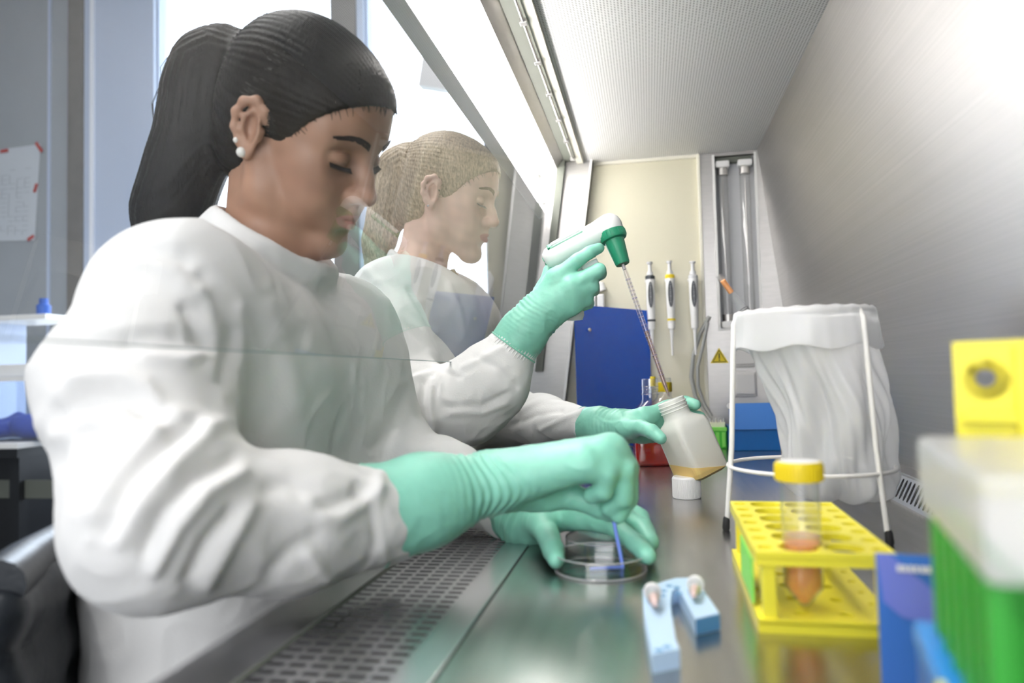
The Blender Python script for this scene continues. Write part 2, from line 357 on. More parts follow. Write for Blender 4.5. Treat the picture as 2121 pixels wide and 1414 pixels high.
MB().box((-3.10, YW - .034, -.75), (-3.078, YW - .02, CE)).build('bead', M['framew'], tr)
MB().box((-2.855, YW - .03, -.75), (-2.69, YW + .1, CE), bev=.004).build('casing', M['frame'], tr)
tr = struct(MB().box((-1.62, YW - .04, -.75), (-1.475, YW + .1, CE), bev=.004).build('trim_2', M['mull']))
MB().box((-1.475, YW - .03, -.75), (-1.435, YW + .1, CE), bev=.003).build('casing', M['frame'], tr)

# outside: ground and bare trees
struct(MB().box((-60, YW + .3, -3.2), (30, 90, -3.0)).build('ground_outside', mat('winter_grass', (.30, .32, .24), .9, noise=.4, nscale=.6)))
M['bark'] = mat('bark', (.30, .28, .26), .9, noise=.3, nscale=6)
def tree(x, y, hgt, seed, label):
    r = random.Random(seed); mb = MB(); tw = MB()
    mb.tube([(x, y, -3.05), (x + .1, y, hgt * .3 - 3), (x - .05, y, hgt * .62 - 3), (x + .05, y, hgt - 3)], [.16, .13, .09, .03], 8)
    def br(p, d, L, rad, lv):
        q = p + d * L; mid = p + d * L * .5 + Vector((r.uniform(-.1, .1), r.uniform(-.1, .1), r.uniform(-.05, .1))) * L
        (mb if lv == 0 else tw).tube([p, mid, q], [rad, rad * .8, rad * .45], 5)
        if lv < 2:
            for k in range(4 if lv == 0 else 5): br(p + (q - p) * r.uniform(.35, 1), (d + Vector((r.uniform(-1, 1), r.uniform(-1, 1), r.uniform(-.5, .8)))).normalized(), L * .5, rad * .45, lv + 1)
    for k in range(12):
        a = r.uniform(0, 6.28); z = hgt * r.uniform(.25, .95) - 3
        br(Vector((x, y, z)), Vector((math.cos(a), math.sin(a), r.uniform(.1, .7))).normalized(), r.uniform(1.0, 2.2), .05, 0)
    o = mb.build('bare_tree', M['bark']); tw.build('twigs', M['bark'], o)['kind'] = 'stuff'; tag(o, label, 'tree', 'bare trees beyond the windows')
tree(-9.0, 15, 4.2, 1, 'bare winter tree outside, seen below the chin of the dark-haired woman')
tree(-6.6, 19, 4.4, 3, 'bare winter tree outside, seen between the two women')
tree(-3.2, 13, 4.0, 7, 'bare winter tree outside, seen below the chin of the blonde woman')

# left background: bench, shelf, bins, paper plan
dk = empty('desk', (-3.2, 3.0, FL)); tag(dk, 'white-topped laboratory desk with dark underside at the left edge', 'desk')
MB().box((-4.5, 2.72, -.075), (-2.72, 3.5, -.05), bev=.004).build('desktop', M['whitem'], dk)
MB().box((-4.5, 2.73, -.115), (-2.73, 3.5, -.075)).build('apron', M['black'], dk)
for x in (-4.0, -3.35): MB().box((x, 2.80, FL), (x + .55, 3.45, -.115), bev=.004).build('cabinet_unit', M['black'], dk)
for x in (-2.80, -4.45): MB().box((x, 2.76, FL), (x + .05, 2.81, -.115)).build('leg', M['black'], dk)
MB().box((-2.95, 2.79, -.30), (-2.55, 2.80, -.22)).build('drawer_front', M['gasket'], dk)
shf = tag(MB().box((-4.5, 2.95, .515), (-2.80, 3.25, .54), bev=.003).build('shelf_board', M['whitem']), 'white shelf board above the desk at the left edge', 'shelf')
for x in (-4.4, -3.2): MB().box((x, 2.97, -.05), (x + .02, 3.23, .515)).build('upright', M['frame'], shf)
M['binplas'] = thin_glass('cloudy_bin', (.9, .93, .97), haze=.07, hazecol=(.8, .86, .95), rough=.1)
bn = empty('storage_bin', (-2.75, 2.95, -.05)); tag(bn, 'cloudy plastic bin holding blue cloth on the desk', 'bin')
b_ = MB()
for (lo, hi) in (((-3.1, 2.80, -.049), (-2.42, 2.806, .23)), ((-3.1, 3.09, -.049), (-2.42, 3.096, .23)), ((-3.1, 2.806, -.049), (-3.094, 3.09, .23)), ((-2.426, 2.806, -.049), (-2.42, 3.09, .23)), ((-3.1, 2.8, -.05), (-2.42, 3.096, -.046))): b_.box(lo, hi)
b_.build('bin_body', M['binplas'], bn); MB().box((-3.11, 2.79, .222), (-2.41, 2.80, .242)).box((-2.42, 2.79, .222), (-2.41, 3.10, .242)).build('bin_rim', M['whitem'], bn)
F_ = SDF((-3.15, 2.78, -.08), (-2.35, 3.12, .22), .012)
for k in range(16): c_ = np.array([-3.02 + .036 * k, 2.95 + .06 * math.sin(k * 2.3), .0 + .02 * math.sin(k * 1.7)]); F_.ell(c_, (.07, .075, .05 + .02 * math.sin(k * 3.1)), None, .02)
F_.cut((-2.75, 2.95, -.040), (0, 0, -1.), .6)
P_, Q_ = F_.mesh(); N_ = vnormals(P_, Q_); P_ = P_ + N_ * (.016 * (creases(P_, 14, 1) - .5))[:, None]; P_[:, 1] = np.clip(P_[:, 1], 2.82, 3.08); P_[:, 0] = np.clip(P_[:, 0], -3.08, -2.44); P_[:, 2] = np.maximum(P_[:, 2], -.044)
tag(skin('blue_cloth', P_, Q_, mat('royal_blue_cloth', (.01, .05, .42), .7)), 'crumpled royal blue cloth inside the cloudy bin', 'cloth')
bn2 = empty('paper_box', (-2.7, 3.0, .25)); tag(bn2, 'flat white box with a brown end resting on the bin at the left edge', 'box')
MB().box((-3.1, 2.84, .243), (-2.44, 3.06, .300), bev=.003).build('box_body', M['whitem'], bn2); MB().box((-2.56, 2.836, .248), (-2.515, 2.8405, .294)).build('brown_label', mat('brown_label', (.45, .19, .08), .6), bn2)
tag(MB().lathe([(.03, .0), (.032, .05), (.02, .06), (.02, .085), (.0001, .086)], TR((-2.905, 3.05, .5405)), 24).build('small_bottle', mat('cobalt_plastic', (.03, .12, .5), .4), smooth=True), 'small cobalt blue bottle on the white shelf at the left edge', 'bottle')
pp = empty('wall_plan', (-3.6, YW - .003, .9)); tag(pp, 'white sheet with a faint grid plan, held by red tape strips on the far wall', 'paper')
q_ = [at(u, v, Y=YW - .004) for (u, v) in ((-90, 322), (84, 298), (72, 498), (-90, 500))]
MB().add([q_[3], q_[2], q_[1], q_[0]], [(0, 1, 2, 3)]).build('sheet', mat('plan_paper', (.60, .64, .69), .8), pp)
b_ = MB(); gp = lambda s_, t: q_[0] * (1 - s_) * (1 - t) + q_[1] * s_ * (1 - t) + q_[2] * s_ * t + q_[3] * (1 - s_) * t + np.array([0, -.0015, 0])
rr_ = random.Random(6)
for i in range(9):
    for j in range(14):
        if rr_.random() < .7: s_, t = .10 + i * .092, .24 + j * .05; b_.add([gp(s_, t + .004), gp(s_ + .07, t + .004), gp(s_ + .07, t), gp(s_, t)], [(0, 1, 2, 3)])
        if rr_.random() < .5: s_, t = .10 + i * .092, .24 + j * .05; b_.add([gp(s_, t + .05), gp(s_ + .006, t + .05), gp(s_ + .006, t), gp(s_, t)], [(0, 1, 2, 3)])
b_.build('plan_lines', mat('grey_print', (.32, .35, .40), .8), pp)['kind'] = 'stuff'
M['redtape'] = mat('red_tape', (.50, .06, .05), .6)
for (u0, v0, u1, v1) in ((74, 295, 87, 314), (0, 314, 17, 311), (-60, 316, -42, 313), (71, 398, 76, 380), (57, 497, 70, 488)):
    a_, b2_ = at(u0, v0, Y=YW - .008), at(u1, v1, Y=YW - .008); n_ = _n(np.array([-(b2_ - a_)[2], 0, (b2_ - a_)[0]])) * .010; MB().add([a_ - n_, b2_ - n_, b2_ + n_, a_ + n_], [(0, 1, 2, 3)]).build('tape', M['redtape'], pp)
# chair of the near woman and a stool for the far one
ch = empty('office_chair', (-.62, .78, FL)); tag(ch, 'black padded office chair behind the dark-haired woman', 'chair')
F_ = SDF((-1.15, .30, -.62), (-.30, 1.15, .12), .009)
arc = [(-.51, .49), (-.550, .56), (-.585, .64), (-.612, .74), (-.612, .86), (-.57, .98)]
for (x, y), (x2, y2) in zip(arc[:-1], arc[1:]):
    for z in (.01, -.05, -.11, -.18): F_.cone((x, y, z), (x2, y2, z), .026, .026, .03)
P_, Q_ = F_.mesh(); P_ = relax(P_, Q_, 3); skin('backrest', P_, Q_, M['leather'], ch)
MB().tube([(*((1 - t) * np.array(arc[i]) + t * np.array(arc[i + 1])), .034) for i in range(5) for t in (0, .33, .66)], .022, 14).build('top_roll', M['leather'], ch, smooth=True)
MB().box((-.76, .54, -.46), (-.40, 1.02, -.39), bev=.02).build('seat', M['leather'], ch)
MB().tube([(-.64, .78, -.12), (-.70, .78, -.30), (-.64, .78, -.45)], .018, 10).build('back_bracket', M['black'], ch)
MB().tube([(-.58, .78, -.46), (-.58, .78, -.68)], [.028, .028], 14).build('gas_column', M['steelside'], ch)
for k in range(5):
    a = 2 * PI * k / 5 + .3; c_, s_ = math.cos(a), math.sin(a); l_ = MB().tube([(-.58, .78, -.66), (-.58 + .26 * c_, .78 + .26 * s_, -.695)], [.022, .015], 8).build('leg', M['black'], ch, smooth=True)
    MB().ring((0, 0, 0), .017, .010, TR((-.58 + .26 * c_, .78 + .26 * s_, -.723), PI / 2, 0, a), 20, 8).build('castor', M['rubber'], l_, smooth=True)
st = empty('stool', (-.55, 1.41, FL)); tag(st, 'dark round laboratory stool under the blonde woman', 'stool')
MB().lathe([(.0001, -.46), (.17, -.46), (.185, -.44), (.185, -.405), (.17, -.39), (.0001, -.388)], TR((-.55, 1.41, 0)), 32).build('seat', M['leather'], st, smooth=True)
MB().tube([(-.55, 1.41, -.46), (-.55, 1.41, -.70)], .028, 12).build('gas_column', M['steelside'], st)
for k in range(5): a = 2 * PI * k / 5; MB().tube([(-.55, 1.41, -.68), (-.55 + .24 * math.cos(a), 1.41 + .24 * math.sin(a), -.735)], [.022, .014], 8).build('leg', M['black'], st, smooth=True)
# things seen past the end of the cabinet
tr_ = empty('trolley', (-.42, 2.5, FL)); tag(tr_, 'steel trolley with shelves seen past the end post', 'trolley')
for z in (-.30, -.02, .12): MB().box((-.62, 2.4, z), (-.20, 2.8, z + .015)).build('shelf', M['steelside'], tr_)
for (x, y) in ((-.61, 2.41), (-.22, 2.41), (-.61, 2.78), (-.22, 2.78)): MB().box((x, y, FL), (x + .012, y + .012, .26)).build('post', M['steelside'], tr_)
tag(MB().box((-.44, 2.44, .136), (-.36, 2.54, .20), bev=.006).build('white_canister', M['whitep']), 'white canister on the top shelf of the trolley', 'canister')
tag(MB().box((-.345, 2.43, .136), (-.320, 2.54, .245), bev=.004).build('folder', M['black']), 'black folder standing upright on the trolley', 'folder')
tag(MB().box((-.31, 2.44, -.004), (-.235, 2.54, .05), bev=.004).build('small_box', M['bluecardb']), 'small blue box on the middle trolley shelf', 'box')
tag(MB().box((-.30, 2.46, .136), (-.24, 2.54, .19), bev=.004).build('carton', mat('tan_carton', (.50, .38, .30), .6)), 'small tan carton on the top trolley shelf', 'carton')
hs = at(866, 176, Y=3.3); tag(MB().prism([(0, 0), (.30, -.075), (.34, .30), (.02, .34), (.03, .16)], 0, .06, Matrix(((1, 0, 0, hs[0]), (0, 0, 1, 3.3), (0, 1, 0, hs[2]), (0, 0, 0, 1)))).build('hanging_panel', M['lightgrey']), 'grey panel hanging in front of the window behind the lamp', 'panel')
MB().tube([(hs[0] + .17, 3.33, hs[2] + .3), (hs[0] + .17, 3.33, 2.75)], .004, 6).build('suspension_rod', M['lightgrey'], bpy.data.objects['hanging_panel'])

# ------------------------------------------------------------------ the safety cabinet
Y0, Y1 = -.25, 1.95
cab = empty('safety_cabinet', (-.30, .85, -.12)); tag(cab, 'stainless steel biosafety cabinet with lit interior and raised glass sash', 'cabinet')
MB().box((-.138, Y0, -.012), (.335, Y1, 0)).build('work_surface', M['work'], cab)
MB().box((-.167, Y0, -.004), (-.139, Y1, .002), bev=.0012).build('grille_border', M['strip'], cab)
# front grille: six columns of real slots
g = MB(); cols = 6; gx0, gx1 = -.262, -.167; pw = (gx1 - gx0) / cols; py = .0130; ny = int((Y1 - Y0) / py)
for i in range(cols):
    xa = gx0 + i * pw; a, b = xa + .0018, xa + pw - .0018
    for j in range(ny):
        y = Y0 + j * py; c, d = y + .0040, y + py - .0028
        V = [(xa, y, 0), (xa + pw, y, 0), (xa + pw, y + py, 0), (xa, y + py, 0), (a, c, 0), (b, c, 0), (b, d, 0), (a, d, 0), (a, c, -.0025), (b, c, -.0025), (b, d, -.0025), (a, d, -.0025)]
        g.add(V, [(0, 1, 5, 4), (1, 2, 6, 5), (2, 3, 7, 6), (3, 0, 4, 7), (4, 5, 9, 8), (5, 6, 10, 9), (6, 7, 11, 10), (7, 4, 8, 11)])
gr = g.build('front_grille', M['strip'], cab); gr['kind'] = 'stuff'
MB().box((-.278, Y0, -.10), (-.165, Y1, -.09)).build('air_channel', M['darkbrown'], cab)
MB().box((-.266, Y0, -.006), (-.262, Y1, .001)).build('grille_seam', M['gasket'], cab)
e = MB(); prof = [(-.266, 0), (-.318, -.002), (-.331, -.006), (-.338, -.016), (-.339, -.12), (-.330, -.12), (-.330, -.02), (-.266, -.012)]
e.prism([(p[0], p[1]) for p in prof], 0, 1, Matrix(((1, 0, 0, 0), (0, 0, Y1 - Y0, Y0), (0, 1, 0, 0), (0, 0, 0, 1)))); e.build('front_edge', M['strip'], cab)
MB().box((-.33, Y0, -.20), (.40, Y1, -.12)).build('base_tray', M['lightgrey'], cab)
for (x, y) in ((-.25, Y0 + .1), (.3, Y0 + .1), (-.25, Y1 - .1), (.3, Y1 - .1)): MB().box((x - .03, y - .03, FL), (x + .03, y + .03, -.2), bev=.005).build('leg', M['lightgrey'], cab)
# rear air vent: sloping riser with slots, a ledge, then the leaning back wall
v = MB(); A0, B0 = np.array([.335, 0, 0.]), np.array([.352, 0, .036]); sp = .0148; m_ = int((Y1 - Y0) / sp); lerp = lambda t: A0 + (B0 - A0) * t
nrm = _n(np.array([-.036, 0, .017]))
for j in range(m_):
    y = Y0 + j * sp; out = [(0, 0), (1, 0), (1, 1), (0, 1)]
    ins = [(.34, .14), (.66, .14), (.78, .25), (.78, .72), (.66, .84), (.34, .84), (.22, .72), (.22, .25)]
    P3 = lambda s_, t, dd=0: tuple(lerp(t) + np.array([0, y + s_ * sp, 0]) - nrm * dd)
    V = [P3(*q) for q in out] + [P3(*q) for q in ins] + [P3(*q, .0016) for q in ins]
    v.add(V, [(0, 1, 5, 4), (1, 2, 8, 7, 6, 5), (2, 3, 9, 8), (3, 0, 4, 11, 10, 9)] + [(4 + k, 4 + (k + 1) % 8, 12 + (k + 1) % 8, 12 + k) for k in range(8)])
rv = v.build('rear_vent', M['ventsteel'], cab); rv['kind'] = 'stuff'
MB().add([(.345, Y0, -.004), (.345, Y1, -.004), (.372, Y1, .034), (.372, Y0, .034)], [(0, 1, 2, 3)]).box((.352, Y0, -.012), (.40, Y1, -.004)).build('vent_channel', M['dark'], cab)
MB().box((.350, Y0, .034), (.380, Y1, .038), bev=.001).build('vent_ledge', M['ventsteel'], cab)
BW = lambda z: .377 - .085 * (z - .038) / .74          # x of the leaning back wall
MB().add([(BW(.038), Y0, .038), (BW(.038), Y1, .038), (BW(.80), Y1, .80), (BW(.80), Y0, .80), (BW(.038) + .02, Y0, .038), (BW(.038) + .02, Y1, .038), (BW(.80) + .02, Y1, .80), (BW(.80) + .02, Y0, .80)],
         [(0, 1, 2, 3), (7, 6, 5, 4), (0, 3, 7, 4), (1, 5, 6, 2), (3, 2, 6, 7), (0, 4, 5, 1)]).build('back_panel', M['steel'], cab)
# ceiling: perforated air diffuser and its frame
MB().box((-.155, Y0, .76), (.297, Y1 - .004, .768)).build('air_diffuser', M['perf'], cab)
MB().box((-.172, Y0, .752), (-.155, Y1 - .004, .775)).build('diffuser_frame', M['beigetrim'], cab)
MB().box((-.205, Y0, .760), (-.172, Y1 - .01, .775)).build('gasket', M['gasket'], cab)
cl = MB().tube([(-.177, Y0, .748), (-.177, 1.86, .748)], .0028, 8).build('clip_rod', M['steelside'], cab)
for k in range(13): MB().box((-.183, .05 + k * .15, .744), (-.171, .062 + k * .15, .752), bev=.001).build('clip', M['steelside'], cl)
MB().box((-.40, Y0, .80), (.40, Y1, .84)).build('top_cover', M['lightgrey'], cab)
# lamp box outside the upper part of the sash, open towards the cabinet
lh = MB().add([(-.290, Y0, .628), (-.270, Y0, .640), (-.294, Y0, .668), (-.304, Y0, .660), (-.290, 2.0, .628), (-.270, 2.0, .640), (-.294, 2.0, .668), (-.304, 2.0, .660)],
              [(0, 4, 5, 1), (1, 5, 6, 2), (2, 6, 7, 3), (3, 7, 4, 0), (0, 1, 2, 3), (4, 7, 6, 5)]).box((-.306, Y0, .655), (-.298, 2.0, .82)).build('lamp_housing', M['lip'], cab)
MB().add([(-.292, Y0, .664), (-.292, 1.985, .664), (-.276, 1.985, .800), (-.276, Y0, .800), (-.240, Y0, .812), (-.240, 1.985, .812)], [(0, 1, 2, 3), (3, 2, 5, 4)]).build('reflector', M['lampw'], lh)
MB().box((-.300, 1.985, .640), (-.250, 2.0, .81)).build('end_plate', M['steelside'], lh)
MB().add([(-.2255, Y0, .740), (-.2255, 1.93, .740), (-.203, 1.93, .766), (-.203, Y0, .766), (-.232, Y0, .745), (-.232, 1.93, .745), (-.215, 1.93, .790), (-.215, Y0, .790)],
         [(0, 3, 2, 1), (4, 5, 6, 7), (0, 1, 5, 4), (2, 3, 7, 6), (0, 4, 7, 3), (1, 2, 6, 5)]).build('sash_header', M['steelside'], cab)
for (x, z, y) in ((-.2725, .672, 1.93), (-.2625, .740, 1.90)):
    t_ = MB().tube([(x, -.2, z), (x, y, z), (x, y + .012, z), (x, y + .016, z)], [.0150, .0150, .012, .006], 16).build('fluorescent_tube', M['tube'], cab, smooth=True)
    MB().tube([(x, y + .01, z), (x, 1.986, z)], .007, 10).build('lamp_holder', M['whitep'], t_)
# far end panel: steel post, beige panel, ultraviolet lamp bay
YE = 1.95
gx = lambda z: -.31 + .136 * (z - .215)                # x of the sash plane
px_ = lambda z: -.217 + (.075 / .521) * (z - .158)     # inner edge of the end post
pz = [(gx(-.02) - .008, -.02), (px_(-.02), -.02), (px_(.80), .80), (gx(.80) - .008, .80)]
MXZ = lambda y0: Matrix(((1, 0, 0, 0), (0, 0, 1, y0), (0, 1, 0, 0), (0, 0, 0, 1)))
MB().prism(pz, 0, .05, MXZ(YE - .03)).build('end_post', M['steelside'], cab)
ins = .0055; MB().prism([(px_(-.02) - ins, -.02), (px_(-.02), -.02), (px_(.80), .80), (px_(.80) - ins, .80)], 0, .006, MXZ(YE - .036)).build('post_bead', M['whitem'], cab)
MB().prism([(px_(0) + .001, 0), (.146, 0), (.142, .775), (px_(.775) + .001, .775)], 0, .02, MXZ(YE)).build('side_panel', M['beige'], cab)
MB().box((-.13, YE - .008, .752), (.142, YE + .002, .775)).build('panel_trim', M['beigetrim'], cab)
MB().box((.141, YE - .012, 0), (.149, YE + .01, .775), bev=.002).build('panel_bead', M['beigetrim'], cab)
b_ = MB()                                              # bay plate with an opening X .183-.288, Z .297-.752
for (x0, x1, z0, z1) in ((.149, .183, 0, .80), (.288, .40, 0, .80), (.183, .288, 0, .297), (.183, .288, .752, .80)): b_.box((x0, YE - .004, z0), (x1, YE + .01, z1))
b_.build('lamp_bay_plate', M['steelside'], cab)
MB().box((.183, YE + .045, .297), (.288, YE + .05, .752)).box((.181, YE + .01, .297), (.183, YE + .05, .752)).box((.288, YE + .01, .297), (.290, YE + .05, .752)).box((.183, YE + .01, .752), (.288, YE + .05, .754)).box((.183, YE + .01, .295), (.288, YE + .05, .297)).build('lamp_bay', M['bay'], cab)
MB().box((.180, YE - .009, .294), (.186, YE - .003, .755)).box((.285, YE - .009, .294), (.2905, YE - .003, .755)).box((.186, YE - .009, .294), (.285, YE - .003, .299)).build('bay_rim', M['whitem'], cab)
MB().box((.19, YE + .005, .735), (.28, YE + .04, .750)).build('bay_header', M['gasket'], cab)
for x in (.207, .263):
    u = MB().tube([(x, YE + .012, .335), (x, YE + .012, .705)], .0135, 20).build('ultraviolet_tube', M['uv'], cab, smooth=True)
    for (z0, z1) in ((.318, .336), (.704, .722)): MB().tube([(x, YE + .012, z0), (x, YE + .012, z1)], .0138, 16).build('tube_cap', M['steelside'], u, smooth=True)
    for z in (.300, .722): MB().box((x - .018, YE - .006, z), (x + .018, YE + .04, z + .018), bev=.005).build('tube_socket', M['whitep'], u)
    MB().tube([(x, YE + .012, .34), (x, YE + .012, .70)], .0012, 6).build('electrode_rod', M['steelside'], u)
# warning triangle and the two sockets under the bay
tx, tz, ts = .1795, .2235, .023
tri = lambda s_, y, d: MB().prism([(-s_, -s_ * .6), (s_, -s_ * .6), (0, s_ * 1.13)], 0, d, Matrix(((1, 0, 0, tx), (0, 0, -1, y), (0, 1, 0, tz), (0, 0, 0, 1))))
M['yellow'] = mat('warning_yellow', (.80, .62, .02), .45); M['ink'] = mat('black_ink', (.02, .02, .015), .6)
wl = tri(ts, YE - .004, .0006).build('warning_label', M['yellow'], cab)
b_ = MB()
for (p, q) in (((-.017, -.0105), (.017, -.0105)), ((.017, -.0105), (0, .0195)), ((0, .0195), (-.017, -.0105))): b_.tube([(tx + p[0], YE - .0048, tz + p[1]), (tx + q[0], YE - .0048, tz + q[1])], .0009, 6)
b_.build('triangle_border', M['ink'], wl)
b_ = MB().box((tx - .0014, YE - .0056, tz - .003), (tx + .0014, YE - .0046, tz + .0115)).tube([(tx, YE - .0056, tz - .0066), (tx, YE - .0046, tz - .0066)], .0018, 10); b_.build('exclamation_mark', M['ink'], wl)
M['socket'] = mat('grey_white_socket', (.62, .61, .6), .5)
for z in (.122, .198):
    so = MB().box((.212, YE - .024, z), (.268, YE - .004, z + .066), bev=.004).build('power_socket', M['socket'], cab); MB().box((.216, YE - .027, z + .006), (.264, YE - .022, z + .060), bev=.003).build('socket_cover', M['socket'], so)
# the glass sash in front, leaning inwards, its lower edge just above eye level
s0, s1 = .2145, .79
MB().add([(gx(s0), Y0, s0), (gx(s0), 1.93, s0), (gx(s1), 1.93, s1), (gx(s1), Y0, s1)], [(0, 1, 2, 3)]).build('sash_glass', M['sash'], cab)
MB().box((gx(s0) - .0015, Y0, s0 - .0005), (gx(s0) + .0015, 1.93, s0 + .0004)).build('sash_edge', mat('glass_edge_green', (.42, .52, .52), .3), cab)
for zz in (.24, .40, .56):
    MB().tube([(gx(zz) + .022, 1.91, zz), (gx(zz) + .022, 1.91, zz + .02)], .006, 8).build('sash_roller', M['steelside'], cab)
MB().prism([(gx(.2) + .014, .2), (gx(.2) + .034, .2), (gx(.76) + .034, .76), (gx(.76) + .014, .76)], 0, .02, MXZ(1.90)).build('sash_guide', M['gasket'], cab)
MB().box((-.36, Y0, .82), (-.20, 2.0, .98)).build('front_fascia', M['lightgrey'], cab)
MB().box((px_(.1) , YE + .021, 0), (.40, YE + .06, .84)).build('outer_end_panel', M['lightgrey'], cab)
# ------------------------------------------------------------------ bench-top objects
M['ryellow'] = mat('yellow_rack_plastic', (.88, .78, .05), .35, spec=.5)
M['capyellow'] = mat('yellow_cap_plastic', (.80, .62, .02), .4)
M['clear'] = thin_glass('clear_polystyrene', (.985, .988, .990), ior=1.5, two=2.2); M['pp'] = thin_glass('slightly_cloudy_polypropylene', (.985, .985, .985), ior=1.45, rough=.1, haze=.05, hazecol=(.95, .95, .96))
M['frost'] = thin_glass('cloudy_polypropylene', (.93, .93, .94), ior=1.4, rough=.25, haze=.38, hazecol=(.92, .92, .93))
M['lidfrost'] = thin_glass('frosted_lid', (.95, .95, .95), ior=1.4, rough=.3, haze=.6, hazecol=(.95, .95, .94)); M['milky'] = thin_glass('milky_polyethylene', (.97, .97, .94), ior=1.4, rough=.3, haze=.88, hazecol=(.99, .99, .95))
M['rimg'] = thin_glass('bright_polystyrene_edge', (.95, .95, .96), ior=1.6, rough=.05, haze=.45, hazecol=(.95, .95, .96), two=2); M['orange'] = mat('orange_liquid', (1, .44, .08), .3, sss=.6, noise=.15, nscale=160)
M['pinkliq'] = thin_glass('pink_clear_liquid', (1, .86, .82), rough=.1, haze=.25, hazecol=(.95, .72, .66))
M['amber'] = mat('amber_liquid', (.80, .45, .06), .1, trans=.35, ior=1.33)
M['amberw'] = mat('amber_behind_milky_wall', (.95, .68, .26), .35, trans=.1, sss=.3); M['redliq'] = mat('red_medium', (.80, .03, .02), .08, trans=.45, ior=1.33)
M['green'] = mat('bright_green_plastic', (.03, .33, .03), .4)
M['greenlabel'] = mat('green_sticker', (.25, .75, .12), .5)
M['bluecard'] = mat('glossy_blue_card', (.06, .20, .66), .25, coat=.3)
M['bluecard2'] = mat('violet_blue_flap', (.20, .25, .78), .25, coat=.3)
M['blueplas'] = mat('sky_blue_plastic', (.02, .22, .62), .3)
M['bluedeep'] = mat('deep_blue_plastic', (.005, .14, .48), .3)
M['paleblue'] = mat('pale_blue_plastic', (.50, .67, .86), .4)
M['midblue'] = mat('steel_blue_print', (.10, .30, .55), .4)
M['periw'] = mat('periwinkle_plastic', (.16, .26, .80), .3)
M['wire'] = mat('white_coated_wire', (.88, .86, .83), .35)
M['bag'] = thin_glass('white_plastic_film', (.94, .94, .95), ior=1.45, rough=.3, haze=.72, hazecol=(.995, .995, 1))
M['white'] = mat('white_matte_plastic', (.9, .89, .88), .45)
M['paper'] = mat('white_paper', (.86, .86, .87), .7)

def rack(name, M4, label, group, cols=((0, .016, 7, 0), (.016, .048, 6, 1), (.048, .080, 6, 1), (.080, .096, 7, 0)), radii=(.0142, .006), L=.212):
    """two holed plates, four posts; local x across .098, y along .21, z up .057"""
    r = empty(name, (0, 0, 0)); W, H = .096, .058
    def cells(big, small):
        c = []
        for x0, x1, n_, kind in cols:
            for k in range(n_): c.append((x0, x1, L * k / n_, L * (k + 1) / n_, big if kind else small))
        return c
    MB().holes(cells(*radii), H - .005, H, n=24).build('top_plate', M['ryellow'], r)
    MB().holes(cells(.005, .003), 0.006, .010, n=16).build('base_plate', M['ryellow'], r)
    sk = MB()
    for (lo, hi) in (((0, 0), (W, .003)), ((0, L - .003), (W, L)), ((0, .003), (.003, L - .003)), ((W - .003, .003), (W, L - .003))): sk.box((*lo, 0), (*hi, .008)); sk.box((*lo, H - .010), (*hi, H - .004))
    sk.build('rim', M['ryellow'], r)
    for (x, y) in ((.009, .008), (W - .009, .008), (.009, L - .008), (W - .009, L - .008), (W / 2, L / 2)): MB().box((x - .005, y - .0055, .009), (x + .005, y + .0055, H - .004), bev=.0012).build('post', M['ryellow'], r)
    r.matrix_world = M4; tag(r, label, 'tube rack', group); return r
R1 = rack('tube_rack', TR((.0715, .556, 0), rz=-.02), 'yellow plastic tube rack lying flat on the steel, holding one yellow-capped tube', 'yellow tube racks')
gs = MB().box((-.0006, .030, .012), (.0012, .110, .046)).build('sticker', M['greenlabel'], R1); gs.matrix_parent_inverse = Matrix(); tag(gs, 'green sticker on the side of the rack')
R2 = rack('tube_rack', TR((.1795, .474, .001), rz=-.38) @ Matrix.Rotation(PI / 2, 4, 'X'), 'yellow plastic tube rack standing on its end behind the green tip box', 'yellow tube racks', ((0, .029, 5, 1), (.029, .067, 5, 1), (.067, .096, 5, 1)), (.0106, .006), .201)
for k in range(1, 5): q_ = MB().box((.003, .0402 * k - .0022, .055), (.093, .0402 * k + .0022, .0625), None, .001).build('cross_rib', M['ryellow'], R2); q_.matrix_parent_inverse = Matrix()
for x in (.029, .067): q_ = MB().box((x - .0022, .003, .055), (x + .0022, .198, .0640), None, .001).build('long_rib', M['ryellow'], R2); q_.matrix_parent_inverse = Matrix()

# 50 ml tube
tb = empty('centrifuge_tube', (.109, .585, .012)); tag(tb, 'clear conical centrifuge tube with yellow screw cap and orange contents in the rack', 'tube')
T = TR((.109, .585, .0125))
MB().lathe([(.0001, .0005), (.003, .0), (.0135, .014), (.0138, .104), (.0142, .104), (.0142, .0135), (.0034, -.0008), (.0001, -.0004)][::-1], T, 36).build('tube_wall', M['pp'], tb, smooth=True)
MB().lathe([(.0001, .0015), (.003, .0018), (.0128, .0145), (.0128, .046), (.0001, .046)], T, 32).build('orange_fill', M['orange'], tb, smooth=True)
MB().lathe([(.0132, .0462), (.0132, .052), (.0001, .0515), (.0001, .0462)], T, 32).build('pink_layer', M['pinkliq'], tb, smooth=True)
cp = MB().lathe([(.0155, .0925), (.0170, .093), (.0172, .1055), (.0163, .1072), (.0001, .1072)], T, 40).build('screw_cap', M['capyellow'], tb, smooth=True)
b_ = MB()
for k in range(40): a = 2 * PI * k / 40; b_.tube([T @ Vector((.0171 * math.cos(a), .0171 * math.sin(a), .094)), T @ Vector((.0171 * math.cos(a), .0171 * math.sin(a), .105))], .0007, 4)
b_.build('cap_ribs', M['capyellow'], cp)['kind'] = 'stuff'
MB().lathe([(.0001, .1074), (.0150, .1073)], T, 36).build('cap_disc', M['whitep'], cp)

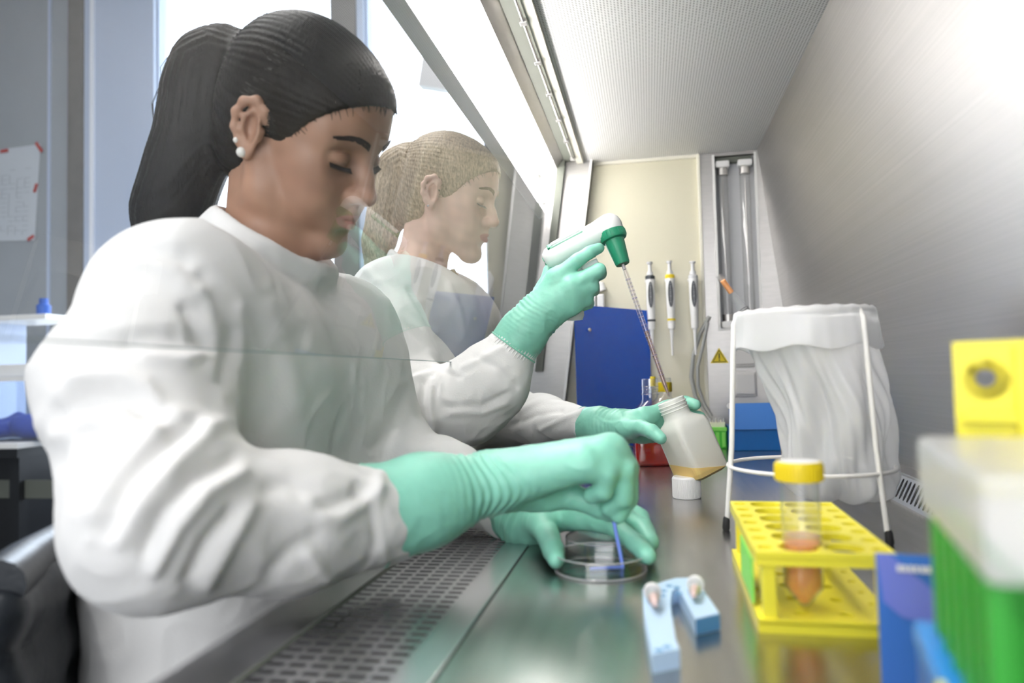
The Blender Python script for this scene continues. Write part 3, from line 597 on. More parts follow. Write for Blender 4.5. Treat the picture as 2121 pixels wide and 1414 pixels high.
# blue carton, tip box on a blue box
bx = empty('carton', (.155, .46, 0)); tag(bx, 'glossy blue cardboard carton with a violet flap beside the flat yellow rack', 'carton')
cb = TR((.130, .474, 0), rz=-.16)
MB().box((.010, .002, 0), (.060, .070, .046), cb, .001).build('carton_body', M['bluecard'], bx); MB().box((0, 0, 0), (.062, .0015, .078), cb).build('front_panel', M['bluecard'], bx)
MB().prism([(.0003, .0778), (.008, .0778), (.030, .058), (.036, .042), (.032, .037), (.012, .042), (.003, .050)], 0, .0012, cb @ Matrix(((1, 0, 0, 0), (0, 0, -1, -.0002), (0, 1, 0, 0), (0, 0, 0, 1)))).build('flap', M['bluecard2'], bx)
b_ = MB(); xx = .011
for wd in (.0035, .0030, .0032, .0028, .0034, .0030, 0, .0036, .0028, .0032, .0030):
    if wd: b_.box((xx, -.0024, .0685), (xx + wd * .72, -.0016, .0722), cb)
    xx += .0031
b_.build('print_line', M['paper'], bx)
bb = empty('box', (.16, .27, 0)); tag(bb, 'deep blue plastic box carrying the green tip box at the right edge', 'box')
TB = TR((.104, .245, 0), rz=-.20)
MB().box((-.011, .0, 0), (.10, .134, .066), TB, .003).build('box_body', M['bluedeep'], bb)
MB().box((-.012, -.001, .058), (.101, .135, .070), TB, .003).build('box_lid', M['blueplas'], bb)
MB().box((-.0130, .050, .0), (-.010, .060, .070), TB).build('yellow_band', M['ryellow'], bb)
gb = empty('pipette_tip_box', (.16, .27, .07)); tag(gb, 'green ribbed pipette tip box with frosted white lid, near the right edge', 'tip box')
MB().box((.002, .002, .0705), (.096, .124, .126), TB, .002).build('box_body', M['green'], gb)
for k in range(6): MB().box((-.005, .004 + k * .0205, .0715), (.003, .0135 + k * .0205, .122), TB, .0008).build('rib', M['green'], gb)
for k in range(5): MB().box((.004 + k * .0190, -.005, .0715), (.0125 + k * .0190, .003, .122), TB, .0008).build('rib', M['green'], gb)
MB().box((-.007, -.007, .124), (.100, .131, .157), TB, .004).build('lid', M['lidfrost'], gb)
MB().box((.004, .004, .126), (.092, .122, .130), TB).build('tip_tray', M['white'], gb)

# U-shaped holder with two micro tubes
hd = empty('tube_holder', (.02, .55, 0)); tag(hd, 'pale blue U-shaped micro tube holder lying on the steel beside the rack', 'holder')
hp = []
for (u, v) in ((1331, 1225), (1375, 1208), (1400, 1201), (1440, 1200), (1455, 1222), (1490, 1275), (1440, 1287), (1418, 1245), (1404, 1222), (1392, 1228), (1388, 1258), (1400, 1330), (1408, 1350), (1350, 1362), (1340, 1310), (1333, 1270)): p = at(u, v, Z=.010); hp.append((p[0], p[1]))
MB().prism(hp, 0, .012).build('holder_body', M['paleblue'], hd)
pe = [at(1440, 1287, Z=.010), at(1490, 1275, Z=.010)]; q0, q1 = pe; dn = _n(np.array([q1[1] - q0[1], -(q1[0] - q0[0]), 0])) * .0006
MB().add([(q0[0] + dn[0], q0[1] + dn[1], .0005), (q1[0] + dn[0], q1[1] + dn[1], .0005), (q1[0] + dn[0], q1[1] + dn[1], .0115), (q0[0] + dn[0], q0[1] + dn[1], .0115)], [(0, 1, 2, 3)]).build('end_face', M['midblue'], hd)
for (u, v) in ((1375, 1222), (1402, 1215), (1386, 1212), (1407, 1228), (1372, 1232), (1382, 1338), (1365, 1345)):
    p = at(u, v, Z=.0125); MB().lathe([(.0001, 0), (.0026, 0), (.0028, -.0004)], TR(p), 14).build('print_dot', M['midblue'], hd)
def microtube(a, b, label):
    t = empty('micro_tube', tuple(a)); tag(t, label, 'tube', 'micro tubes on the pale blue holder'); X = axisM(a, b)
    MB().lathe([(.0001, .030), (.0020, .029), (.0048, .016), (.0050, 0), (.0062, 0), (.0062, -.001), (.0046, -.001), (.0044, .016), (.0018, .028), (.0001, .029)], X, 20).build('tube_wall', M['pp'], t, smooth=True)
    MB().lathe([(.0001, .0275), (.0016, .027), (.0040, .016), (.0040, .010), (.0001, .010)], X, 16).build('pink_fill', mat('pale_pink_fill', (.80, .55, .52), .4), t, smooth=True)
    MB().lathe([(.0001, -.006), (.0068, -.0055), (.0068, -.001), (.0001, -.001)], X, 20).build('snap_cap', M['white'], t, smooth=True)
p = at(1352, 1228, Z=.019); q = at(1366, 1300, Z=.0175); q = p + (q - p) * (.03 / np.linalg.norm(q - p)); microtube(p, q, 'micro tube lying on the left arm of the pale blue holder')
p = at(1440, 1212, Z=.0185); q = at(1432, 1262, Z=.018); q = p + (q - p) * (.03 / np.linalg.norm(q - p)); microtube(p, q, 'micro tube lying on the right arm of the pale blue holder')

# petri dish with spreader
pd = empty('petri_dish', (-.053, .716, 0)); tag(pd, 'clear round petri dish with a thin layer of clear liquid', 'dish'); T = TR((-.053, .716, 0))
MB().lathe([(.0001, .0016), (.0428, .0016), (.0434, .016), (.0444, .016), (.0446, .0012), (.0436, 0), (.0001, 0)], T, 64).build('dish_wall', M['clear'], pd, smooth=True)
MB().ring((-.053, .716, .016), .0440, .0007, n=64, k=6).build('dish_rim', M['rimg'], pd, smooth=True)
MB().ring((-.053, .716, .0012), .0440, .0009, n=64, k=6).build('foot_ring', M['rimg'], pd, smooth=True)
MB().lathe([(.0425, .0045), (.0001, .0045)], T, 48).build('liquid', M['clear'], pd)
ld = empty('dish_lid', (-.046, .785, 0)); tag(ld, 'clear round lid lying behind the petri dish', 'lid'); T = TR((-.052, .8085, 0))
MB().lathe([(.0001, .0125), (.0440, .0125), (.0455, .011), (.0455, 0), (.0447, 0), (.0447, .0108), (.0436, .0117), (.0001, .0117)], T, 64).build('lid_wall', M['clear'], ld, smooth=True)
MB().ring((-.052, .8085, .0115), .0445, .0009, n=64, k=6).build('lid_rim', M['rimg'], ld, smooth=True)
p0 = at(1268, 1062, Y=.727); p1 = at(1291, 1188, Y=.712); p1[2] = .0035; p2 = at(1222, 1186, Y=.703); p2[2] = .0035
tag(MB().tube([p0 + (p0 - p1) * .10, p0, p0 * .5 + p1 * .5, p1 + (p0 - p1) * .03, p1, p1 + (p2 - p1) * .06, p1 * .5 + p2 * .5, p2], [.0019] * 4 + [.0022] + [.0019] * 3, 10).build('spreader', M['periw'], smooth=True), 'blue L-shaped plastic spreader dipped into the petri dish', 'spreader')

# white screw cap on the steel
sc = empty('screw_cap', (.0495, 1.13, 0)); tag(sc, 'white screw cap standing on the steel below the tilted bottle', 'cap'); T = TR((.0495, 1.132, 0))
MB().lathe([(.0185, .0), (.0207, .0004), (.0209, .0300), (.0195, .0322), (.0001, .0324)], T, 48).build('cap_shell', M['white'], sc, smooth=True)
b_ = MB()
for k in range(60): a = 2 * PI * k / 60; b_.tube([T @ Vector((.0208 * math.cos(a), .0208 * math.sin(a), .002)), T @ Vector((.0208 * math.cos(a), .0208 * math.sin(a), .029))], .0006, 4)
b_.build('knurl', M['white'], sc)['kind'] = 'stuff'

# square bottles
def sq_ring(h, rc, n=6):
    P = []
    for (sx_, sy_, a0) in ((1, 1, 0), (-1, 1, PI / 2), (-1, -1, PI), (1, -1, 3 * PI / 2)):
        for k in range(n): a = a0 + PI / 2 * k / (n - 1); P.append((sx_ * (h - rc) + rc * math.cos(a), sy_ * (h - rc) + rc * math.sin(a)))
    return P
def loft(prof, Mx, cap0=True, cap1=False):
    """prof: (half width, corner radius, z)"""
    mb = MB(); V = []; n = 24
    for (h, rc, z) in prof: V += [Mx @ Vector((*p, z)) for p in sq_ring(h, min(rc, h), 6)]
    Fc = [(i * n + k, i * n + (k + 1) % n, (i + 1) * n + (k + 1) % n, (i + 1) * n + k) for i in range(len(prof) - 1) for k in range(n)]
    if cap0: Fc.append(tuple(range(n))[::-1])
    if cap1: Fc.append(tuple(range((len(prof) - 1) * n, len(prof) * n)))
    return mb.add(V, Fc)
# held milky bottle: tilted, its base corner low
A = at(1398, 850, Y=1.15); B_ = at(1452, 975, Y=1.15)
ax = _n(A - B_); bot = B_ - ax * 0; MX = axisM(bot - ax * .008, A, .62)
hb = empty('square_bottle', tuple(bot)); tag(hb, 'open milky square bottle with amber liquid, tilted in the gloved hand', 'bottle')
H = .126
loft([(.024, .008, 0), (.031, .010, .004), (.032, .010, .010), (.032, .010, .076), (.030, .012, .086), (.024, .022, .094), (.0215, .0215, .098), (.0210, .0210, .104)], MX).build('bottle_body', M['milky'], hb, smooth=50)
nk = MB().lathe([(.0210, .103), (.0210, .124), (.0195, .125), (.0190, .122), (.0190, .103)], MX, 40).build('neck', M['milky'], hb, smooth=True)
for z in (.108, .113, .118): MB().ring((0, 0, z), .0213, .0012, MX, 40, 6).build('thread', M['milky'], nk)
# liquid: the inside of the bottle below a level plane
bm = bmesh.new(); lm = loft([(.0243, .008, -.0003), (.0313, .010, .0038), (.0323, .010, .010), (.0323, .010, .060)], MX, True, True)
vs = [bm.verts.new(v) for v in lm.v]; [bm.faces.new([vs[i] for i in f]) for f in lm.f]
bmesh.ops.bisect_plane(bm, geom=bm.verts[:] + bm.edges[:] + bm.faces[:], plane_co=(0, 0, at(1440, 962, Y=1.15)[2]), plane_no=(0, 0, 1), clear_outer=True)
bmesh.ops.holes_fill(bm, edges=bm.edges[:]); MB().frombm(bm).build('amber_fill', M['amberw'], hb)
def medium_bottle(x, y, rz, label, fill, level):
    b = empty('square_bottle', (x, y, 0)); tag(b, label, 'bottle', 'square medium bottles at the back'); X = TR((x, y, 0), rz=rz)
    loft([(.033, .008, .0), (.0365, .010, .004), (.037, .010, .012), (.037, .010, .100), (.033, .012, .112), (.020, .020, .128), (.0165, .0165, .133), (.0165, .0165, .150)], X).build('bottle_body', M['clear'], b, smooth=50)
    if fill: loft([(.032, .008, .001), (.0357, .009, .005), (.0360, .009, level)], X, True, True).build('liquid', fill, b)
    nk = MB().lathe([(.0165, .148), (.0168, .176), (.0155, .177), (.0155, .148)], X, 32).build('neck', M['clear'], b, smooth=True)
    for z in (.155, .161): MB().ring((0, 0, z), .0172, .0010, X, 32, 6).build('thread', M['clear'], nk)
    MB().ring((0, 0, .145), .0178, .0012, X, 32, 6).build('collar_ring', M['clear'], nk)
    return b
medium_bottle(.000, 1.535, .12, 'clear square bottle of red liquid behind the tilted bottle, its neck open', M['redliq'], .052)
mb2 = medium_bottle(.032, 1.72, .3, 'clear square bottle with a yellow cap, farthest back', M['redliq'], .05)
MB().lathe([(.0178, .150), (.0185, .151), (.0185, .172), (.0001, .174)], TR((.032, 1.72, -.006)), 32).build('yellow_cap', M['capyellow'], mb2, smooth=True)
vl = MB().lathe([(.0062, 0), (.0064, .018), (.0060, .022), (.0001, .0225)], axisM(at(1352, 800, Y=1.66), at(1352, 786, Y=1.66)), 16).build('yellow_seal', M['capyellow'], mb2, smooth=True)

# white wire stand with a waste bag
WC = np.array([.183, .918]); ws = empty('bag_stand', (.183, .918, 0)); tag(ws, 'white wire three-legged bag stand with black rubber feet', 'stand')
angs = [math.radians(188), math.radians(308), math.radians(68)]
for a in angs:
    d = np.array([math.cos(a), math.sin(a)]); P = lambda r, z: (WC[0] + d[0] * r, WC[1] + d[1] * r, z)
    l = MB().tube([P(.0985, .012), P(.090, .10), P(.082, .245), P(.0775, .2535), P(.072, .256)], [.0031] * 5, 10).build('leg', M['wire'], ws, smooth=True)
    MB().tube([P(.1005, .0), P(.1003, .003), P(.0995, .014), P(.0990, .0155)], [.0036, .0046, .0040, .003], 12).build('rubber_foot', M['rubber'], l, smooth=True)
MB().ring((*WC, .0745), .0925, .0024, n=72).build('lower_ring', M['wire'], ws, smooth=True)
MB().ring((*WC, .2550), .0760, .0026, n=72).build('top_ring', M['wire'], ws, smooth=True)
def bag():
    n = 180; rows = []
    #         z, centre pixel x shift (m), rx, ry, pleat, turn
    prof = [(.2585, 0, .0735, .0735, .0004), (.2605, 0, .0765, .0765, .0005), (.2585, 0, .0795, .0795, .0006), (.250, 0, .0805, .0805, .0010), (.225, 0, .0815, .0815, .0020), (.215, .0, .0825, .082, .0030), (.212, .0, .082, .082, .0035), (.214, 0, .080, .080, .0030), (.232, 0, .0785, .0785, .0012), (.247, 0, .0765, .0765, .0004),
            (.247, 0, .0735, .0735, .0006), (.225, .003, .069, .069, .004), (.205, .008, .066, .066, .008), (.185, .014, .066, .064, .011), (.165, .021, .065, .064, .012), (.145, .027, .063, .062, .012), (.120, .030, .060, .060, .011), (.095, .030, .059, .058, .010), (.075, .031, .058, .056, .009), (.058, .033, .060, .054, .011), (.046, .035, .056, .046, .010), (.038, .034, .040, .034, .006), (.035, .032, .015, .013, .002), (.0345, .032, .0005, .0005, 0)]
    V = []
    for i, (z, cx, rx, ry, pl) in enumerate(prof):
        for k in range(n):
            a = 2 * PI * k / n; q = pl * (math.sin(5 * a + 9 * z + 1) * .5 + math.sin(8 * a - 41 * z) * .55 + math.sin(17 * a + 23 * z + 2) * .12 + .12 * math.sin(31 * a + 40 * z))
            zz = z + (pl * .9 * math.sin(7 * a + 2) if i > 4 else .0007 * math.sin(23 * a))
            V.append((WC[0] + cx + (rx + q) * math.cos(a), WC[1] + cx * .1 + (ry + q) * math.sin(a), zz))
    m = len(prof); return MB().add(V, [(i * n + k, i * n + (k + 1) % n, (i + 1) * n + (k + 1) % n, (i + 1) * n + k) for i in range(m - 1) for k in range(n)])
bgo = bag().build('waste_bag', M['bag'], smooth=180); tag(bgo, 'translucent white plastic bag folded over the wire stand rim', 'bag')
sd = bgo.modifiers.new('smooth', 'SUBSURF'); sd.levels = sd.render_levels = 1
# used pipette leaning out of the bag
a_, b_p = at(1489, 570, Y=.90), at(1548, 652, Y=.915); dd = _n(b_p - a_)
up = empty('serological_pipette', tuple(b_p)); tag(up, 'used clear pipette with orange plug poking out of the white bag', 'pipette'); X = axisM(a_, a_ + dd)
MB().lathe([(.0040, 0), (.0042, .001), (.0042, .030), (.0062, .046), (.0062, .150), (.0020, .175), (.0012, .175), (.0054, .15), (.0054, .046), (.0034, .030), (.0034, 0)], X, 20).build('barrel', M['pp'], up, smooth=True)
MB().lathe([(.0001, .008), (.0033, .008), (.0033, .026), (.0001, .026)], X, 16).build('orange_plug', mat('orange_plug', (.95, .36, .08), .6), up, smooth=True)
MB().ring((0, 0, .052), .0063, .0004, X, 24, 5).ring((0, 0, .056), .0063, .0004, X, 24, 5).build('scale_mark', M['ink'], up)

# boxes at the back
fb = empty('tip_carton', (.24, 1.83, 0)); tag(fb, 'blue carton with a raised lid at the back beside the wire stand', 'carton')
MB().box((.183, 1.785, 0), (.296, 1.90, .056), None, .002).build('carton_body', M['bluedeep'], fb)
lx = MB().box((-.057, -.003, 0), (.060, .0, .062), TR((.2395, 1.784, .050), rx=-.12)).build('carton_lid', mat('carton_blue', (.06, .24, .72), .35), fb)
MB().tube([(.184, 1.776, .106), (.184, 1.786, .106)], .007, 14).build('lid_disc', M['paper'], fb)
fr_ = empty('tip_rack', (.162, 1.86, 0)); tag(fr_, 'bright green rack with a pale tray of tips against the far wall', 'rack')
MB().box((.095, 1.84, 0), (.180, 1.94, .046), None, .002).build('rack_body', mat('apple_green', (.07, .55, .04), .4), fr_)
for k in range(6): MB().box((.098 + k * .0142, 1.8385, .004), (.106 + k * .0142, 1.8410, .040), None, .0008).build('rib', M['greenlabel'], fr_)
MB().box((.094, 1.8375, .043), (.181, 1.942, .052), None, .001).build('rim', M['greenlabel'], fr_)
MB().box((.098, 1.845, .052), (.178, 1.935, .064), None, .001).build('tip_tray', mat('cream_tray', (.80, .78, .62), .5), fr_)
for k in range(8): MB().lathe([(.0038, 0), (.0040, .010), (.0001, .010)], TR((.104 + k * .0098, 1.85, .064)), 10).build('tip', M['frost'], fr_)

# pipettes hanging on the far panel
def pipette(px, top, tip, band, label, ring2=True):
    p = empty('micropipette', (px, 1.925, .35)); tag(p, label, 'pipette', 'micropipettes hung on the far panel'); L = top - tip
    X = TR((px, 1.918, tip)); g_ = lambda z: z * L / .247
    MB().lathe([(.0020, 0), (.0026, 0), (.0040, g_(.045)), (.0056, g_(.070)), (.0001, g_(.070))], X, 20).build('tip_cone', M['whitep'], p, smooth=True)
    MB().lathe([(.0001, g_(.069)), (.0088, g_(.0695)), (.0098, g_(.082)), (.0098, g_(.098)), (.0100, g_(.105)), (.0112, g_(.13)), (.0118, g_(.18)), (.0120, g_(.200)), (.0105, g_(.207)), (.0001, g_(.208))], X, 28).build('grip', M['whitep'], p, smooth=True)
    MB().lathe([(.0104, g_(.2005)), (.0123, g_(.2015)), (.0123, g_(.2095)), (.0090, g_(.2120)), (.0001, g_(.2120))], X, 28).build('colour_band', band, p, smooth=True)
    MB().lathe([(.0085, g_(.211)), (.0080, g_(.219)), (.0046, g_(.224)), (.0046, g_(.241)), (.0075, g_(.242)), (.0078, g_(.247)), (.0001, g_(.2475))], X, 24).build('plunger', M['lightgreyp'], p, smooth=True)
    el = [(.0064 * math.cos(2 * PI * k / 28), g_(.160) + g_(.0345) * math.sin(2 * PI * k / 28)) for k in range(28)]
    w_ = MB().prism(el, -.0006, .0012, Matrix(((1, 0, 0, px), (0, 0, -1, 1.9064), (0, 1, 0, tip), (0, 0, 0, 1)))).build('scale_window', M['inkgrey'], p)
    el2 = [(q[0] * .38, g_(.160) + (q[1] - g_(.160)) * .9) for q in el]
    MB().prism(el2, 0, .0004, Matrix(((1, 0, 0, px), (0, 0, -1, 1.9050), (0, 1, 0, tip), (0, 0, 0, 1)))).build('name_plate', M['windowgrey'], w_)
    b2 = MB(); zz = g_(.132)
    for k, wd in enumerate((2, 1.2, 2, 2, 1, 2, 1.6, 2, 2, 1.2, 2)):
        b2.box((px - .0018, 1.9042, tip + zz), (px + .0018, 1.9046, tip + zz + .0012 * wd)); zz += g_(.0050)
    b2.build('lettering', M['ink2'], w_)
    if ring2: MB().lathe([(.0100, g_(.0905)), (.0104, g_(.0910)), (.0104, g_(.0955)), (.0100, g_(.0960))], X, 24).build('lower_band', band, p, smooth=True)
    MB().box((px - .0135, 1.918, tip + g_(.196)), (px + .0135, 1.944, tip + g_(.203)), None, .002).build('hanger', M['whitep'], p)
M['lightgreyp'] = mat('light_grey_plastic', (.66, .67, .69), .4); M['inkgrey'] = mat('dark_grey_insert', (.035, .04, .05), .4); M['windowgrey'] = mat('grey_name_plate', (.26, .27, .29), .4); M['ink2'] = mat('dark_lettering', (.05, .05, .06), .5)
pipette(.010, .478, .232, mat('charcoal_band', (.04, .05, .06), .4), 'white micropipette with a charcoal band, nearest the blue panel')
pipette(.0605, .478, .232, M['capyellow'], 'white micropipette with a yellow band, middle of the three')
pipette(.1190, .474, .232, M['lightgreyp'], 'white micropipette with a pale grey band, beside the grey cable', False)
pr_ = empty('pipette_holder', (-.135, 1.94, .35)); tag(pr_, 'white double-armed pipette hook on the beige panel behind the raised glove', 'hook')
for x in (-.142, -.120): MB().box((x - .010, 1.915, .335), (x + .009, 1.948, .40), None, .004).build('arm', M['whitep'], pr_)
MB().tube([(-.139, 1.93, .40), (-.139, 1.93, .418), (-.130, 1.93, .428), (-.120, 1.93, .425), (-.116, 1.93, .41)], .012, 12).build('hook_top', M['whitep'], pr_, smooth=True)

# glossy blue sheet standing against the panel
p0, p1 = np.array([-.182, 1.84, 0]), np.array([.004, 1.93, 0])
bs = empty('blue_sheet', (-.09, 1.89, 0)); tag(bs, 'glossy dark blue plastic sheet standing against the beige far panel', 'panel')
Z0, ZA, ZB = .002, .368, .352; th = np.array([-.45, .9, 0]) * .004
MB().add([(*p0[:2], Z0), (*p1[:2], Z0), (*p1[:2], ZB), (*p0[:2], ZA), (*(p0 + th)[:2], Z0), (*(p1 + th)[:2], Z0), (*(p1 + th)[:2], ZB), (*(p0 + th)[:2], ZA)], [(0, 1, 2, 3), (7, 6, 5, 4), (0, 3, 7, 4), (1, 5, 6, 2), (3, 2, 6, 7), (0, 4, 5, 1)]).build('sheet', M['blueglass'], bs)
sp_ = at(1221, 683, Y=1.848); MB().lathe([(.0045, 0), (.0045, .003), (.0030, .0045), (.0001, .0045)], axisM(sp_, sp_ + np.array([.43, -.9, 0])), 16).build('screw', M['steelside'], bs, smooth=True)

# grey hoses in front of the steel panel
hz = [at(u, v, Y=1.925) for (u, v) in ((1470, 655), (1450, 690), (1436, 735), (1432, 780), (1440, 820), (1462, 856), (1478, 880))]
tag(MB().tube([*hz], .0052, 12).build('grey_cable', M['greycable'], smooth=True), 'thicker grey cable looping down beside the right-hand micropipette', 'cable', 'grey cables')
hz = [at(u, v, Y=1.915) for (u, v) in ((1466, 668), (1456, 715), (1445, 760), (1446, 800), (1458, 835), (1474, 862))]
tag(MB().tube([*hz], .0042, 12).build('grey_cable', M['greycable'], smooth=True), 'thinner grey cable hanging inside the loop of the other', 'cable', 'grey cables')
# ------------------------------------------------------------------ people
def rotm(yaw, pitch, roll=0):
    return np.array(Matrix.Rotation(yaw, 3, 'Z') @ Matrix.Rotation(pitch, 3, 'Y') @ Matrix.Rotation(roll, 3, 'X'))
M['skindark'] = mat('brown_skin', (.48, .27, .18), .42, attr='tone', sss=.12, bump=.06, bscale=900)
M['skinlight'] = mat('fair_skin', (.86, .60, .50), .45, attr='tone', sss=.15, bump=.05, bscale=900)
M['hairblack'] = mat('black_hair', (.006, .005, .005), .42, spec=.18, noise=.5, nscale=1, stretch=(500, 120, 120), bump=.25, bscale=1)
M['hairblond'] = mat('dark_blonde_hair', (.64, .52, .37), .42, spec=.4, noise=.55, nscale=1, stretch=(400, 120, 120), bump=.25, bscale=1)
M['coat'] = mat('white_cotton_coat', (.84, .83, .815), .85, bump=.12, bscale=350, sheen=.1)
M['glove'] = mat('mint_green_nitrile', (.27, .66, .51), .42, noise=.10, nscale=60, bump=.10, bscale=130, sss=.06)
M['trouser'] = mat('dark_trousers', (.03, .035, .05), .8)
M['eyewhite'] = mat('eye_white', (.8, .78, .75), .2); M['iris'] = mat('dark_iris', (.03, .018, .012), .15)
M['lash'] = mat('dark_lashes', (.012, .009, .008), .6); M['browb'] = mat('brow_hair_black', (.03, .02, .016), .7); M['browl'] = mat('brow_hair_brown', (.22, .13, .07), .7)
M['pearl'] = mat('pearl', (.88, .86, .80), .18, coat=.6); M['silver'] = mat('silver_stud', (.8, .8, .8), .2, 1)
M['hairtie'] = mat('dark_hair_tie', (.03, .025, .03), .8)

def head(F, C, R, s, fem=1):
    """one head grown into F: x forward, y to the figure's left, z up, in metres times s; R turns it, C places it"""
    W = lambda p: C + R @ (np.array(p, float) * s)
    ell = lambda c, r, k=.012, sub=False, rr=None: F.ell(W(c), np.array(r) * s, R if rr is None else R @ rr, k * s, sub)
    con = lambda a, b, ra, rb=None, k=.01, sub=False: F.cone(W(a), W(b), ra * s, (ra if rb is None else rb) * s, k * s, sub)
    ell((-.014, 0, .045), (.094, .073, .082), .02); ell((.040, 0, .040), (.050, .060, .058), .03)
    ell((.045, 0, -.020), (.044, .056, .062), .03); ell((.030, 0, -.055), (.045, .050, .050), .02)
    for y in (-1, 1):
        con((-.006, y * .056, -.030), (.010, y * .053, -.066), .016, .015, .03); con((.010, y * .053, -.066), (.066, y * .016, -.104), .016, .014, .025)
        ell((.052, y * .042, -.014), (.026, .022, .020), .025); ell((.060, y * .034, -.048), (.024, .020, .026), .02)
    ell((.073, 0, -.104), (.018, .021, .015), .02); con((.074, -.010, -.104), (.074, .010, -.104), .0125, .0125, .015)
    for y in (-1, 1): con((.083, y * .014, .022), (.064, y * .047, .026), .010, .009, .022)
    ell((.072, 0, .050), (.020, .040, .036), .02)
    for y in (-1, 1): ell((.092, y * .032, .003), (.015, .021, .0155), .016, True)
    con((.082, 0, .016), (.098, 0, -.012), .0075, .0085, .014); con((.098, 0, -.012), (.1085, 0, -.030), .0085, .0098, .008); ell((.100, 0, -.033), (.013, .0125, .0085), .008)
    for y in (-1, 1): ell((.097, y * .0125, -.034), (.0105, .0072, .0080), .006); ell((.103, y * .0062, -.0425), (.0055, .0036, .0028), .003, True)
    ell((.074, 0, -.064), (.022, .030, .024), .018)
    con((.0945, 0, -.047), (.0955, 0, -.053), .0035, .0035, .008)
    for y in (-1, 1):
        con((.0955, y * .004, -.0585), (.082, y * .0225, -.0640), .0056, .0026, .005); con((.0945, y * .002, -.0705), (.082, y * .0215, -.0655), .0064, .0028, .005)
        con((.1015, 0, -.0640), (.0835, y * .0245, -.0650), .0011, .0012, .0015, True)
    ell((.094, 0, -.0835), (.0075, .016, .0052), .008, True)
    # closed, lowered lids
    for y in (-1, 1):
        ell((.0725, y * .032, .0035), (.0145, .0165, .0130), .004); con((.0868, y * .022, -.0035), (.0800, y * .046, -.0010), .0012, .0010, .0016, True)
        con((.0850, y * .020, .0125), (.0765, y * .047, .0125), .0011, .0010, .0018, True)
    # ears
    for y in (-1, 1):
        tilt = np.array(Matrix.Rotation(y * .35, 3, 'Z') @ Matrix.Rotation(-.18, 3, 'Y'))
        ell((-.010, y * .0745, .000), (.0165, .0055, .0300), .005, False, tilt)
        ell((-.006, y * .0800, .002), (.0095, .0060, .0160), .004, True, tilt)
        rim = [(.004, .070, .012), (.002, .074, .024), (-.008, .0785, .032), (-.021, .0825, .026), (-.0265, .0840, .012), (-.0245, .083, -.004), (-.017, .080, -.017), (-.009, .0775, -.025)]
        F.chain([(W((p[0], y * p[1], p[2])), r * s) for p, r in zip(rim, (.003, .0034, .0036, .0038, .0038, .0036, .0036, .0042))], .0065 * s)
        F.chain([(W((p[0], y * p[1], p[2])), .0024 * s) for p in ((-.009, .0800, .020), (-.0165, .0815, .011), (-.0165, .0815, -.004), (-.009, .0785, -.013))], .004 * s)
        ell((-.0070, y * .0765, -.0255), (.0075, .0046, .0085), .005, False, tilt); con((.004, y * .0735, .002), (.003, y * .0745, -.006), .0034, .0034, .005)
    return W
def face_tone(P, C, R, s, base, lip, blush):
    L = ((P - C) @ R) / s; col = np.tile(np.array(base), (len(P), 1))
    g = lambda c, r: np.exp(-((((L - np.array(c)) * [1, 1, 1]) / np.array(r)) ** 2).sum(1))
    yy = np.abs(L[:, 1]); lipm = np.zeros(len(P))
    zmid = -.0645 - .0 * yy; top = .0095 * np.clip(1 - (yy / .0245) ** 2, 0, 1) ** .6; bot = .0115 * np.clip(1 - (yy / .0225) ** 2, 0, 1) ** .6
    d = L[:, 2] - zmid; inside = np.where(d > 0, 1 - d / np.maximum(top, 1e-5), 1 + d / np.maximum(bot, 1e-5)); lipm = np.clip(inside * 5, 0, 1) * (L[:, 0] > .070) * (yy < .025)
    col = col * (1 - lipm[:, None]) + np.array(lip) * lipm[:, None]
    for y in (-1, 1):
        b = g((.058, y * .046, -.026), (.030, .022, .022)) * .45; col = col * (1 - b[:, None]) + np.array(blush) * b[:, None]
    b = g((.108, 0, -.034), (.016, .016, .014)) * .35; col = col * (1 - b[:, None]) + np.array(blush) * b[:, None]
    return col * (1 + .05 * wob(P, 130, 1))[:, None]
